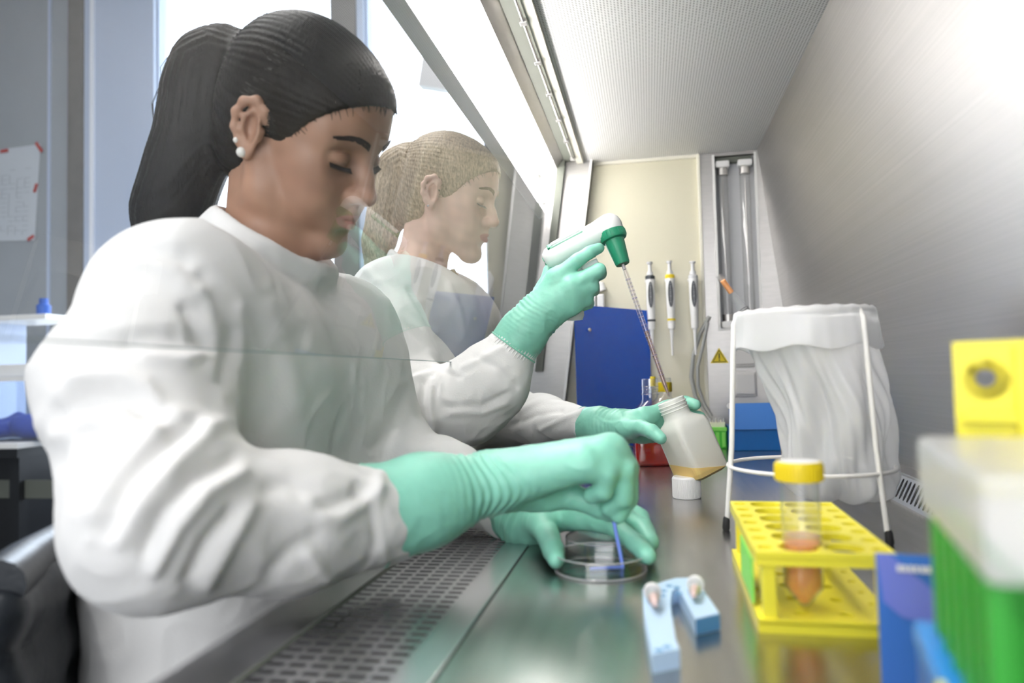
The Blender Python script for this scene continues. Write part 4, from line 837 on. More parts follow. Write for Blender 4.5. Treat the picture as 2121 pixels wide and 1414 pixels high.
def eyes_brows(body, C, R, s, browm):
    co = np.empty(len(body.data.vertices) * 3, np.float32); body.data.vertices.foreach_get('co', co); LV = (co.reshape(-1, 3) - C) @ R / s; LV = LV[(LV[:, 0] > .04) & (np.abs(LV[:, 1]) < .06) & (np.abs(LV[:, 2]) < .06)]
    def front(p, lift):
        m_ = (np.abs(LV[:, 1] - p[1]) < .0032) & (np.abs(LV[:, 2] - p[2]) < .0032)
        return np.array([(LV[m_, 0].max() if m_.any() else p[0]) + lift, p[1], p[2]])
    W = lambda p: C + R @ (np.array(p, float) * s); MR = Matrix(R.tolist()).to_4x4()
    for y in (-1, 1):
        X = Matrix.Translation(Vector(W((.0715, y * .032, .0025)))) @ MR @ Matrix.Rotation(PI / 2 + .45, 4, 'Y')
        e_ = MB().lathe([(.0122 * s * math.sin(PI * k / 14), -.0122 * s * math.cos(PI * k / 14)) for k in range(15)], X, 20).build('eyeball', M['eyewhite'], body, smooth=True)
        MB().lathe([(.0122 * 1.012 * s * math.sin(a), .0122 * 1.012 * s * math.cos(a)) for a in (.42, .3, .2, .1, 0)], X, 18).build('iris', M['iris'], e_, smooth=True)
        mb = MB()
        for k in range(24):
            t = k / 23; p = np.array([.0880 - .0075 * t - .002 * t * t, y * (.0205 + .0265 * t), -.0042 + .0030 * t - .0008 * math.sin(PI * t)]); q = p + np.array([.0055, y * (.0015 + .0030 * t), -.0042])
            mb.tube([W(p), W((p + q) / 2 + np.array([0, 0, -.0008])), W(q)], [.00075 * s, .0005 * s, .0002 * s], 4)
        mb.build('eyelashes', M['lash'], body)['kind'] = 'stuff'
        mb = MB(); r = random.Random(5)
        for k in range(190):
            t = r.random(); u = r.uniform(-1, 1); hgt = .0066 * (1 - t) ** .5 + .0012
            p = np.array([.0925 - .006 * t - .016 * t * t, y * (.013 + .037 * t), .0245 + .0065 * math.sin(PI * min(1, t * 1.15) * .75) + u * hgt * .5]); q = p + np.array([-.0010 - .003 * t, y * .0060, .0030 * (1 - 1.7 * t)])
            mb.tube([W(front(p, .0002)), W(front(q, .0009))], [.0007 * s, .0004 * s], 4)
        mb.build('eyebrow', browm, body)['kind'] = 'stuff'

def strands(mb, guide, n, r0, seed, spread=1.0, rr=.0006):
    """thin hair strands along a guide of (point, radius)"""
    r = random.Random(seed); G = [np.array(g[0], float) for g in guide]; Rr = [g[1] for g in guide]
    for k in range(n):
        a = r.uniform(0, 2 * PI); q = r.uniform(.90, 1.03) * spread; off = r.uniform(-.4, .4); pts = []
        e = r.uniform(.75, 1.0); m_ = len(G)
        for i in range(m_):
            if i / (m_ - 1) > e + .01: break
            T = _n(G[min(i + 1, m_ - 1)] - G[max(i - 1, 0)]); A = _n(np.cross(T, [0, 1, .01])); B = np.cross(T, A); an = a + off * i / m_
            pts.append(G[i] + (A * math.cos(an) + B * math.sin(an)) * Rr[i] * q)
        if len(pts) > 2: mb.tube(pts, [rr] * (len(pts) - 1) + [rr * .3], 3, caps=False)
def scalp_strands(mb, C, R, s, tail, n, seed, rr=.0006, lift=.004):
    """strands combed from the hairline over the skull to the tail point"""
    r = random.Random(seed); W = lambda p: C + R @ (np.array(p, float) * s); Lt = (R.T @ (np.array(tail) - C)) / s
    c0 = np.array([-.014, 0, .045]); rad = np.array([.094, .073, .082])
    for k in range(n):
        t = r.uniform(0, 1); sd = r.choice((-1, 1)); a = t * 2.35
        st = np.array([.066 - .066 * t ** 1.2, sd * (.010 + .064 * min(1, t * 1.5)), .090 - .125 * t + r.uniform(-.006, .006)]); pts = []
        for i in range(9):
            u = i / 8; p = st * (1 - u) + Lt * u; d = p - c0; d = d / np.sqrt(((d / rad) ** 2).sum()); sh = 1 + (lift + .0025 * math.sin(k)) / np.linalg.norm(d)
            p2 = c0 + d * sh; w_ = max(0, (u - .8) / .2); pts.append(W(p2 * (1 - w_) + Lt * w_))
        mb.tube(pts, [rr * .5] + [rr] * 8, 3, caps=False)

def fold_push(P, N, folds):
    """push cloth along its normal where a fold runs; each fold: pixel line as seen in the photograph, half width in px, height in m"""
    U = proj(P); V = EYE - P; V /= np.linalg.norm(V, axis=1, keepdims=True); fac = np.clip((N * V).sum(1) * 3, 0, 1); D = np.zeros(len(P))
    for pl, w_, h_ in folds:
        pl = np.array(pl, float); m = (U[:, 0] > pl[:, 0].min() - 3 * w_) & (U[:, 0] < pl[:, 0].max() + 3 * w_) & (U[:, 1] > pl[:, 1].min() - 3 * w_) & (U[:, 1] < pl[:, 1].max() + 3 * w_) & (fac > 0)
        if not m.any(): continue
        D[m] += h_ * np.exp(-(segdist(U[m], pl) / w_) ** 2)
    return P + N * (D * fac)[:, None]

def glove(name, parent, palm, fingers, cuff, h=.0022, wr=None):
    """palm: list of (a, b, ra, rb); fingers: five chains of (point, radius); cuff: chain from hem to wrist"""
    pts = np.array([p for a, b, *_ in palm for p in (a, b)] + [q[0] for f in fingers for q in f] + [q[0] for q in cuff]); m = .05
    F = SDF(pts.min(0) - m, pts.max(0) + m, h)
    F.chain(cuff, .02)
    for a, b, ra, rb in palm: F.cone(a, b, ra, rb, .014)
    for f in fingers: F2 = [(np.array(p), r) for p, r in f]; F.cone(F2[0][0], F2[1][0], F2[0][1], F2[1][1], .010); F.chain(F2[1:], .0025) if len(F2) > 2 else None
    c0, c1 = np.array(cuff[0][0]), np.array(cuff[1][0]); d = _n(c1 - c0); F.cut(c0, -d, .09)
    P, Q = F.mesh(); P = relax(P, Q, 2); N = vnormals(P, Q)
    t = (P - c0) @ d; L = np.linalg.norm(np.array(cuff[-1][0]) - c0)
    wz = np.exp(-((t - L * .92) / .028) ** 2)                                         # creases where the glove bunches at the wrist
    P = P + N * (wz * .0010 * np.sin(t * 760 + 3.5 * wob(P, 42, 2)) * np.clip(.5 + .8 * wob(P, 26, 5), 0, 1) + wz * .0016 * (creases(P * [1, 1, .45], 70, 1, 3) - .4) + .0007 * (creases(P, 95, 3) - .5) + .0016 * (wob(P, 34, 4)) * np.clip(1 - t / L, 0, 1))[:, None]
    o = skin(name, P, Q, M['glove'], parent)
    R_ = axisM(c0, c1); MB().ring((0, 0, .001), cuff[0][1] + .0004, .0013, R_, 48, 8).build('rolled_hem', M['glove'], o, smooth=True)
    return o
# ---- the dark-haired woman, near
def A3(*t): return [at(u, v, Y=y) for (u, v, y) in t]
def finger(pts, r): return [(at(u, v, Y=y), q) for (u, v, y), q in zip(pts, r)]
FR = (.0125, .0112, .0102, .0088)

C1, R1h, S1 = np.array([-.4002, .7961, .4837]), rotm(math.radians(-4.7), math.radians(29.4), math.radians(15.5)), 1.02
NB1 = np.array([-.455, .800, .325])
def make_person(name, C, R, s, nb, coarse, skinm, base, lip, blush, label, group=None):
    F = SDF(C - [.16, .13, .24], C + [.15, .13, .17], .0015); W = head(F, C, R, s)
    F.cone(W((-.034, 0, -.040)), nb, .046 * s, .046 * s, .02); F.cone(nb, nb + [-.01, 0, -.06], .047, .070, .03)
    F.cone(W((-.002, 0, -.078)), nb + [.026, 0, -.01], .020, .026, .02)
    P, Q = F.mesh(); P = relax(P, Q, 2); cols = face_tone(P, C, R, s, base, lip, blush)
    G = SDF(coarse[0], coarse[1], .008)
    for (a, b, ra, rb) in coarse[2]: G.cone(a, b, ra, rb, .03)
    P2, Q2 = G.mesh(); n = len(P)
    body = skin('person', np.r_[P, P2], np.r_[Q, Q2 + n], skinm, None, np.r_[cols, np.tile(base, (len(P2), 1))]); tag(body, label, 'person', group); return body
def limbs(c): return [(a, b, ra * .62, rb * .62) for (a, b, ra, rb) in c]
SR1, ER1, WR1 = np.array([-.450, .630, .268]), at(330, 1080, Y=.485), at(815, 1066, Y=.655)
SL1, EL1, WL1 = np.array([-.418, .950, .262]), np.array([-.362, .965, .085]), np.array([-.170, .850, .034])
torso1 = [(np.array([-.452, .70, .195]), np.array([-.442, .88, .195]), .098, .098), (np.array([-.462, .66, .245]), np.array([-.440, .925, .250]), .062, .062), (np.array([-.470, .72, .02]), np.array([-.465, .87, .02]), .104, .104), (np.array([-.500, .71, -.26]), np.array([-.50, .88, -.26]), .118, .118), (np.array([-.452, .70, .195]), np.array([-.470, .72, .02]), .098, .104), (np.array([-.442, .88, .195]), np.array([-.465, .87, .02]), .098, .104), (np.array([-.470, .72, .02]), np.array([-.50, .71, -.26]), .104, .118), (np.array([-.465, .87, .02]), np.array([-.50, .88, -.26]), .104, .118)]
legs1 = [(np.array([-.56, .69, -.28]), np.array([-.40, .66, -.30]), .10, .085), (np.array([-.56, .88, -.28]), np.array([-.40, .92, -.30]), .10, .085)]
W1 = make_person('person', C1, R1h, S1, NB1, ((-.85, .42, -.45), (-.15, 1.10, .35), limbs(torso1 + [(SR1, ER1, .075, .066), (ER1, WR1, .066, .045), (SL1, EL1, .07, .06), (EL1, WL1, .06, .04)]) + legs1), M['skindark'], (.48, .275, .185), (.68, .30, .28), (.56, .28, .20),
                 'dark-haired woman in white lab coat and green gloves, bending over the petri dish')
eyes_brows(W1, C1, R1h, S1, M['browb'])
LG = MB()
for y in (.66, .92): LG.tube([(-.56, y, -.28), (-.42, y, -.29), (-.38, y, -.33), (-.39, y, -.52), (-.40, y, -.74)], [.105, .09, .085, .062, .055], 16)
LG.build('trousers', M['trouser'], W1, smooth=True)

def coat(name, parent, lo, hi, h, parts, nb, neckdir, collar, sub, folds, amp, cuts, bumps=()):
    F = SDF(lo, hi, h)
    for (a, b, ra, rb, k) in parts: F.cone(a, b, ra, rb, k)
    for a, b, r in collar: F.cone(a, b, r, r, .012)
    for (a, b, ra, rb) in sub: F.cone(a, b, ra, rb, .004, True)
    for (c, n, r) in cuts: F.cut(c, n, r)
    P, Q = F.mesh(); P = relax(P, Q, 2); N = vnormals(P, Q)
    P = P + N * (amp * (creases(P, 17, 0, 2.5) - .45) + amp * .45 * (creases(P, 38, 2, 2) - .45))[:, None]
    P = P + N * (.0016 * (creases(P, 62, 4, 2.5) - .4) * np.clip(.4 + wob(P, 9, 5), 0, 1))[:, None]
    N = vnormals(P, Q); P = fold_push(P, N, folds); P = relax(P, Q, 1)
    return skin(name, P, Q, M['coat'], parent)
ring1 = []
W_ = lambda p: C1 + R1h @ (np.array(p, float) * S1)
nk1 = _n(W_((-.030, 0, -.045)) - NB1)
def collar_ring(nb, ax, rad, rise_back, rise_front, fdir, n=20, r=.0065):
    """a stand-up collar: higher at the nape than at the throat; short posts set side by side around the neck"""
    f = _n(fdir - ax * (fdir @ ax)); l = np.cross(ax, f); out = []
    for k in range(n * 2):
        a = 2 * PI * k / (n * 2); c = (math.cos(a) + 1) / 2; base = nb + rad * 1.14 * (f * math.cos(a) + l * math.sin(a)) - ax * (.030 + .02 * c); top = nb + rad * (1.0 + .1 * c) * (f * math.cos(a) + l * math.sin(a)) + ax * (rise_back * (1 - c) + rise_front * c)
        out.append((base, top, r))
    return out
cax1 = _n(np.array([.50, -.02, .86])); cc1 = np.array([-.442, .80, .358])
col1 = collar_ring(cc1, cax1, .072, .004, .0, np.array([1, 0, -.5]), n=26)
parts1 = [(a, b, ra + .008, rb + .008, .05) for (a, b, ra, rb) in torso1] + [(SR1, at(286, 800, Y=.55), .074, .072, .05), (at(286, 800, Y=.55), ER1, .072, .062, .03), (ER1, (ER1 + WR1) / 2 + [0, 0, -.004], .062, .055, .025), ((ER1 + WR1) / 2 + [0, 0, -.004], WR1 + (WR1 - ER1) * .03, .055, .045, .02),
          (SL1, EL1, .070, .060, .05), (EL1, (EL1 + WL1) / 2, .060, .048, .03), ((EL1 + WL1) / 2, WL1, .048, .037, .02), (np.array([-.466, .80, .282]), np.array([-.482, .705, .282]), .052, .054, .04), (np.array([-.482, .705, .282]), SR1 + [0, 0, .0], .054, .066, .05), (np.array([-.466, .80, .282]), np.array([-.455, .90, .275]), .052, .054, .04), (np.array([-.49, .80, .30]), np.array([-.52, .80, .10]), .05, .08, .05)]
folds1 = [  # (pixel line, half width, height)
    ([(130, 850), (190, 830), (260, 828), (325, 862)], 25, -.0062), ([(85, 880), (140, 800), (180, 775)], 20, .0037), ([(165, 790), (240, 775), (300, 800), (335, 850), (420, 880)], 19, .0056), ([(120, 905), (180, 872), (260, 872), (330, 890)], 20, .0043),
    ([(265, 705), (320, 690), (380, 700), (430, 712)], 20, -.0037), ([(300, 740), (380, 745), (440, 728)], 12, .0031), ([(200, 690), (270, 680), (340, 680)], 18, .0025),
    ([(240, 520), (300, 510), (380, 535), (410, 575)], 19, -.0043), ([(235, 555), (310, 545), (370, 570), (400, 610)], 18, .0037), ([(400, 560), (430, 640), (445, 700)], 15, .0037), ([(380, 640), (410, 690), (440, 725)], 12, -.0037),
    ([(480, 690), (470, 740), (455, 790)], 15, -.0037), ([(495, 640), (500, 720), (500, 820)], 12, .0025), ([(440, 760), (460, 830), (480, 880)], 15, .0025), ([(560, 640), (590, 740), (610, 840)], 25, .0031), ([(620, 700), (650, 800), (660, 900)], 22, -.0025), ([(685, 760), (700, 830), (705, 900)], 18, .0019),
    ([(120, 960), (150, 900), (190, 895)], 22, -.0043), ([(220, 1100), (260, 1010), (330, 930), (400, 880)], 18, -.0062), ([(190, 1060), (240, 980), (320, 900)], 18, .0037), ([(250, 1120), (300, 1030), (370, 950), (450, 880)], 18, .0050),
    ([(300, 1140), (340, 1060), (400, 990), (480, 950)], 16, -.0056), ([(320, 1180), (370, 1090), (430, 1020), (500, 980)], 15, .0050), ([(390, 1200), (430, 1120), (480, 1060)], 16, -.0050), ([(430, 1210), (480, 1120), (520, 1050)], 15, .0037),
    ([(560, 1010), (600, 1000), (640, 1020)], 20, -.0037), ([(640, 1030), (670, 1070), (700, 1075), (760, 1040), (785, 1010)], 14, .0037), ([(660, 1050), (700, 1040), (740, 1025)], 15, -.0037), ([(640, 1150), (680, 1200), (710, 1220)], 12, .0031), ([(560, 1190), (600, 1140), (650, 1110)], 18, -.0031), ([(740, 1010), (775, 1060), (780, 1120), (765, 1170)], 12, -.0025),
    ([(790, 965), (780, 1060), (800, 1165)], 10, .0019), ([(790, 870), (840, 920), (900, 930)], 12, .0025), ([(770, 930), (820, 890), (850, 870)], 12, -.0031), ([(820, 960), (860, 920), (890, 905)], 11, -.0031), ([(840, 985), (880, 950), (905, 935)], 11, .0025)]
wr1d = _n(WR1 - ER1); wl1d = _n(WL1 - EL1)
coat1 = coat('lab_coat', W1, (-.82, .37, -.40), (-.13, 1.06, .42), .0036, parts1, NB1, nk1, col1, [(cc1 - cax1 * .028, cc1 + cax1 * .10, .0640, .074)], folds1, .0036, [(WR1 + wr1d * .012, wr1d, .10), (WL1 + wl1d * .010, wl1d, .09), (np.array([-.5, .7, -.36]), np.array([0, 0, -1.]), .6)])
# near gloved hand
hem = at(806, 1066, Y=.652) - wr1d * .02
glove('glove', W1, [(at(1015, 1003, Y=.70), at(1205, 960, Y=.698), .024, .0165), (at(1015, 1000, Y=.705), at(1250, 945, Y=.712), .024, .0155), (at(1020, 995, Y=.715), at(1268, 932, Y=.728), .024, .0150), (at(1025, 990, Y=.722), at(1262, 928, Y=.745), .024, .0150), (at(1040, 1015, Y=.725), at(1130, 1020, Y=.735), .021, .016)],
      [finger(((1212, 965, .696), (1255, 980, .699), (1250, 1016, .704), (1226, 1026, .711)), (.0125, .0108, .0098, .0085)), finger(((1250, 945, .711), (1292, 975, .714), (1291, 1030, .719), (1262, 1052, .723)), FR), finger(((1268, 932, .727), (1300, 968, .730), (1300, 1032, .730), (1280, 1066, .726)), FR), finger(((1262, 928, .745), (1296, 960, .750), (1299, 1026, .746), (1281, 1064, .733)), FR),
       finger(((1110, 1025, .738), (1185, 1028, .742), (1238, 1048, .740), (1266, 1062, .733)), (.0165, .0130, .0115, .0095))], [(hem, .047), (at(880, 1035, Y=.668), .041), (at(1015, 1000, Y=.705), .0285)], .0021)
# far gloved hand, steadying the dish
glove('glove', W1, [(at(1095, 1068, Y=.835), at(1195, 1068, Y=.795), .021, .0155), (at(1095, 1062, Y=.84), at(1205, 1058, Y=.815), .021, .015), (at(1095, 1058, Y=.85), at(1205, 1050, Y=.835), .021, .0145), (at(1095, 1060, Y=.855), at(1195, 1050, Y=.855), .020, .013), (at(1090, 1068, Y=.835), at(1125, 1082, Y=.79), .020, .0155)],
      [finger(((1195, 1068, .795), (1268, 1088, .768), (1318, 1126, .735), (1341, 1150, .705)), (.0122, .0108, .0100, .0088)), finger(((1205, 1058, .815), (1282, 1062, .80), (1330, 1092, .78), (1348, 1122, .752)), FR), finger(((1205, 1050, .835), (1280, 1045, .825), (1325, 1072, .81), (1342, 1104, .79)), FR), finger(((1195, 1050, .855), (1258, 1045, .855), (1300, 1070, .845), (1318, 1102, .825)), (.0112, .010, .009, .008)),
       finger(((1118, 1078, .80), (1134, 1108, .762), (1146, 1140, .722), (1152, 1158, .702)), (.0150, .0125, .0112, .0090))], [(WL1 - wl1d * .005, .036), (WL1 + wl1d * .03, .033), (at(1098, 1065, Y=.838), .025)], .0021)

def hair(name, parent, C, R, s, tail, m, cutc, cutr, guide_front=None, extra=0.0):
    W = lambda p: C + R @ (np.array(p, float) * s)
    lo = np.minimum(C - .16, np.min([g[0] for g in tail], 0) - .06); hi = np.maximum(C + .16, np.max([g[0] for g in tail], 0) + .06)
    F = SDF(lo, hi, .0024)
    F.ell(W((-.014, 0, .046)), np.array([.0975, .0765, .0875]) * s, R, .01); F.ell(W((-.045, 0, .0)), np.array([.060, .066, .060]) * s, R, .03); F.ell(W((-.050, 0, -.045)), np.array([.042, .052, .040]) * s, R, .03)
    F.ell(W((.040, 0, .043)), np.array([.0550, .0650, .0630]) * s, R, .035); F.ell(W((.070, 0, .056)), np.array([.022, .040, .036]) * s, R, .02)
    F.ell(W(cutc), np.array(cutr) * s, R, .006, True)
    for y in (-1, 1): F.ell(W((-.004, y * .080, -.010)), np.array([.022, .018, .036]) * s, R, .008, True); F.ell(W((.010, y * .075, -.06)), np.array([.035, .04, .05]) * s, R, .01, True)
    F.chain(tail, .03)
    P, Q = F.mesh(); P = relax(P, Q, 1); N = vnormals(P, Q); L = (P - C) @ R / s
    t0 = np.array(tail[0][0]); ax = _n(C + R @ np.array([.08, 0, .05]) - t0); d = P - t0; rad = d - np.outer(d @ ax, ax); a1 = _n(np.cross(ax, [0, 0, 1.])); a2 = np.cross(ax, a1); ang = np.arctan2(rad @ a2, rad @ a1)
    onhead = 1 / (1 + np.exp(-((d @ ax) - .0) / .006)); g = .0004 * np.sin(ang * 61 + 2 * wob(P, 22, 1)) + .0003 * np.sin(ang * 131 + 3 * wob(P, 30, 2))
    G = [np.array(g[0], float) for g in tail]; bd = np.full(len(P), 9.); sd = np.zeros(len(P))
    for g0, g1 in zip(G[:-1], G[1:]):
        T_ = _n(g1 - g0); A_ = _n(np.cross(T_, [0, 1, .01])); B_ = np.cross(T_, A_); v = P - g0; tt = np.clip(v @ T_, 0, np.linalg.norm(g1 - g0)); rv_ = v - np.outer(tt, T_); dd_ = np.linalg.norm(rv_, axis=1); m_ = dd_ < bd; bd[m_] = dd_[m_]; sd[m_] = np.arctan2(rv_ @ B_, rv_ @ A_)[m_]
    tl = .0007 * np.sin(sd * 25 + 1.6 * wob(P, 14, 3)) + .0005 * np.sin(sd * 57 + 2 * wob(P, 18, 4))
    P = P + N * (onhead * g + (1 - onhead) * tl)[:, None]
    o = skin(name, P, Q, m, parent)
    E_ = ((L - np.array(cutc)) / np.array(cutr)); k0 = np.linalg.norm(E_, axis=1); edge = np.where((np.abs(k0 - 1) < .035) & (L[:, 0] > -.01) & (L[:, 2] > -.02))[0]; fb = MB(); rg = random.Random(2)
    for i in (rg.sample(list(edge), min(420, len(edge))) if len(edge) else []):
        p = L[i]; g0 = -E_[i] / np.linalg.norm(E_[i]); rd = _n((p - np.array([.01, 0, .03])) * [.5, 1, .6]); g0 = _n(g0 - rd * (g0 @ rd)); q = p + g0 * rg.uniform(.004, .011) + np.array([rg.uniform(-.002, .002), rg.uniform(-.003, .003), rg.uniform(-.002, .002)]); c0 = np.array([.02, 0, .02]); nn = lambda v, t: c0 + (v - c0) * (1 + t)
        fb.tube([W(nn(p, .012)), W(nn((p + q) / 2, .008)), W(nn(q, -.006))], [.0005, .00045, .0002], 3, caps=False)
    fb.build('hairline_wisps', m, o)['kind'] = 'stuff'
    return o
tail1 = finger(((505, 128, .80), (470, 118, .80), (428, 140, .80), (412, 200, .80), (400, 285, .80), (378, 365, .805), (355, 440, .81), (335, 530, .82)), (.026, .030, .034, .037, .038, .040, .040, .028))
h1 = hair('hair', W1, C1, R1h, S1, tail1, M['hairblack'], (.112, 0, -.036), (.098, .13, .108))
mb = MB(); strands(mb, [(p, r) for p, r in tail1], 260, .03, 3); scalp_strands(mb, C1, R1h, S1, tail1[0][0], 420, 7)
r_ = random.Random(9)
for k in range(46):                                        # flyaway wisps at the hairline and ponytail
    p = C1 + R1h @ (np.array([.082 + r_.uniform(-.03, .006), r_.uniform(-.05, .05), .088 + r_.uniform(-.03, .012)]) * S1); d = R1h @ np.array([r_.uniform(-.006, .014), r_.uniform(-.01, .01), r_.uniform(.004, .012)])
    mb.tube([p, p + d * .6, p + d + R1h @ np.array([.003, 0, -.004])], [.0004, .0004, .0002], 3, caps=False)
for k in range(34):
    i = r_.randrange(2, 6); p = tail1[i][0]; q = tail1[i + 1][0]; o_ = np.array([-r_.uniform(.9, 1.12) * .037, r_.uniform(-.02, .02), .012]); mb.tube([p + o_, (p + q) / 2 + o_ * 1.14, q + o_ * 1.02], [.0004, .0004, .0002], 3, caps=False)
mb.build('hair_strands', M['hairblack'], h1)['kind'] = 'stuff'
MB().ring((0, 0, 0), .026, .006, axisM(tail1[1][0], tail1[0][0]), 30, 8).build('hair_tie', M['hairtie'], W1, smooth=True)
for (p, r) in (((-.0085, -.0815, -.0265), .0060), ((-.0175, -.0840, -.0165), .0032)):
    MB().lathe([(r * math.sin(PI * k / 12), -r * math.cos(PI * k / 12)) for k in range(13)], TR(W_(p)), 20).build('earring', M['pearl'], W1, smooth=True)

# ---- the blonde woman, behind
C2, R2h, S2 = np.array([-.3926, 1.4173, .557]), rotm(math.radians(-1.1), math.radians(15), math.radians(7.2)), .985
NB2 = np.array([-.455, 1.405, .405])
SR2, ER2, WR2 = np.array([-.470, 1.275, .332]), at(862, 850, Y=1.13), at(1066, 716, Y=1.155)
SL2, EL2, WL2 = np.array([-.440, 1.560, .330]), np.array([-.285, 1.46, .110]), at(1212, 878, Y=1.245)
torso2 = [(np.array([-.425, 1.34, .290]), np.array([-.420, 1.49, .290]), .098, .098), (np.array([-.462, 1.30, .338]), np.array([-.445, 1.53, .340]), .055, .055), (np.array([-.462, 1.34, .08]), np.array([-.455, 1.50, .08]), .112, .112), (np.array([-.53, 1.30, -.24]), np.array([-.53, 1.52, -.24]), .125, .125), (np.array([-.425, 1.34, .29]), np.array([-.462, 1.34, .08]), .098, .112), (np.array([-.42, 1.49, .29]), np.array([-.455, 1.50, .08]), .098, .112), (np.array([-.462, 1.34, .08]), np.array([-.53, 1.30, -.24]), .112, .125), (np.array([-.455, 1.5, .08]), np.array([-.53, 1.52, -.24]), .112, .125)]
legs2 = [(np.array([-.52, 1.33, -.27]), np.array([-.40, 1.32, -.30]), .09, .08), (np.array([-.52, 1.50, -.27]), np.array([-.40, 1.52, -.30]), .09, .08)]
W2 = make_person('person', C2, R2h, S2, NB2, ((-.80, 1.05, -.42), (-.05, 1.75, .42), limbs(torso2 + [(SR2, ER2, .07, .06), (ER2, WR2, .06, .04), (SL2, EL2, .065, .055), (EL2, WL2, .055, .036)]) + legs2), M['skinlight'], (.84, .59, .49), (.76, .36, .33), (.86, .50, .43),
                 'blonde woman in white lab coat filling the tilted bottle with a pipette controller')
eyes_brows(W2, C2, R2h, S2, M['browl'])
LG = MB()
for y in (1.32, 1.52): LG.tube([(-.52, y, -.27), (-.42, y, -.29), (-.38, y, -.33), (-.39, y, -.52), (-.40, y, -.74)], [.095, .085, .08, .06, .05], 16)
LG.build('trousers', M['trouser'], W2, smooth=True)
W2_ = lambda p: C2 + R2h @ (np.array(p, float) * S2)
nk2 = _n(W2_((-.030, 0, -.045)) - NB2)
col2 = collar_ring(NB2, nk2, .060, .030, -.045, np.array([1, -.1, -.3]), r=.006)
wr2d = _n(WR2 - at(1022, 772, Y=1.15)); wl2d = _n(WL2 - EL2)
parts2 = [(a, b, ra + .006, rb + .006, .05) for (a, b, ra, rb) in torso2] + [(SR2, at(800, 720, Y=1.20), .070, .072, .05), (at(800, 720, Y=1.20), ER2, .072, .062, .04), (ER2, at(945, 838, Y=1.14), .062, .060, .03), (at(945, 838, Y=1.14), at(1018, 782, Y=1.15), .060, .054, .03), (at(985, 850, Y=1.15), at(1035, 800, Y=1.155), .048, .044, .03), (at(1018, 782, Y=1.15), WR2, .054, .039, .02),
          (SL2, EL2, .066, .056, .05), (EL2, (EL2 + WL2) / 2, .056, .046, .03), ((EL2 + WL2) / 2, WL2, .046, .030, .02), (NB2 + [-.01, 0, -.035], NB2 + [-.012, -.11, -.055], .05, .05, .05), (NB2 + [-.01, 0, -.035], NB2 + [0, .11, -.055], .05, .05, .05)]
folds2 = [([(760, 560), (800, 600), (850, 640), (900, 690)], 9, .004), ([(790, 640), (840, 670), (880, 720)], 8, -.004), ([(740, 640), (800, 650), (850, 700), (900, 735)], 8, .003), ([(850, 600), (880, 660), (915, 735)], 7, -.004), ([(830, 800), (870, 770), (930, 765)], 8, .004), ([(845, 775), (900, 760), (950, 780)], 6, -.005),
          ([(880, 790), (875, 830), (880, 880), (885, 900)], 7, -.007), ([(895, 790), (892, 840), (900, 890)], 6, .006), ([(905, 780), (915, 820), (935, 835)], 7, .004), ([(930, 840), (1000, 840), (1050, 815)], 6, -.004), ([(935, 855), (1000, 855), (1050, 835)], 6, .003), ([(880, 900), (930, 920), (1000, 905), (1040, 870)], 8, .003),
          ([(985, 740), (1030, 760), (1070, 800)], 7, -.004), ([(960, 760), (1010, 735), (1040, 720)], 7, .004), ([(1075, 850), (1120, 830), (1170, 825)], 7, .004), ([(1060, 880), (1110, 860), (1160, 850)], 7, -.004), ([(1120, 890), (1160, 870), (1200, 855)], 5, .003), ([(930, 590), (950, 640), (960, 690)], 7, .004), ([(980, 610), (1000, 650), (1020, 700)], 7, .003)]
coat2 = coat('lab_coat', W2, (-.76, 1.02, -.36), (-.05, 1.72, .46), .0036, parts2, NB2, nk2, col2, [(NB2 - nk2 * .05, NB2 + nk2 * .12, .0545, .0545), (NB2 + [.03, -.01, -.01], NB2 + [.11, 0, -.075], .028, .012)], folds2, .0038, [(WR2 + wr2d * .012, wr2d, .09), (WL2 + wl2d * .010, wl2d, .08), (np.array([-.5, 1.4, -.33]), np.array([0, 0, -1.]), .6)])
mb = MB()                                                   # knitted sleeve end
for k in range(44):
    a = 2 * PI * k / 44; X = axisM(WR2 - wr2d * .016, WR2 + wr2d * .02); mb.tube([X @ Vector((.0410 * math.cos(a), .0410 * math.sin(a), 0)), X @ Vector((.0385 * math.cos(a), .0385 * math.sin(a), .018)), X @ Vector((.0375 * math.cos(a), .0375 * math.sin(a), .034))], .0022, 5)
mb.build('knit_cuff', M['coat'], coat2, smooth=True)['kind'] = 'stuff'
glove('glove', W2, [(at(1116, 648, Y=1.160), at(1152, 575, Y=1.152), .027, .0165), (at(1116, 648, Y=1.158), at(1182, 592, Y=1.145), .027, .016), (at(1120, 652, Y=1.16), at(1190, 612, Y=1.149), .027, .0155), (at(1125, 655, Y=1.165), at(1184, 634, Y=1.155), .026, .0145), (at(1112, 645, Y=1.17), at(1130, 600, Y=1.192), .024, .017)],
      [finger(((1150, 576, 1.150), (1194, 540, 1.147), (1222, 522, 1.150), (1240, 514, 1.156)), (.0135, .0115, .0105, .0092)), finger(((1182, 592, 1.144), (1240, 560, 1.147), (1243, 566, 1.180), (1215, 588, 1.203)), (.0130, .0120, .0105, .0090)), finger(((1190, 612, 1.148), (1226, 593, 1.153), (1229, 600, 1.188), (1202, 615, 1.206)), (.0130, .0120, .0105, .0088)), finger(((1184, 634, 1.154), (1215, 620, 1.158), (1219, 628, 1.190), (1194, 640, 1.203)), (.0120, .0110, .0098, .0082)),
       finger(((1130, 604, 1.19), (1142, 562, 1.205), (1172, 542, 1.210), (1198, 532, 1.206)), (.0165, .0135, .0115, .0095))], [(WR2 - wr2d * .004, .0415), (at(1090, 682, Y=1.157), .036), (at(1116, 648, Y=1.160), .031)], .0021)
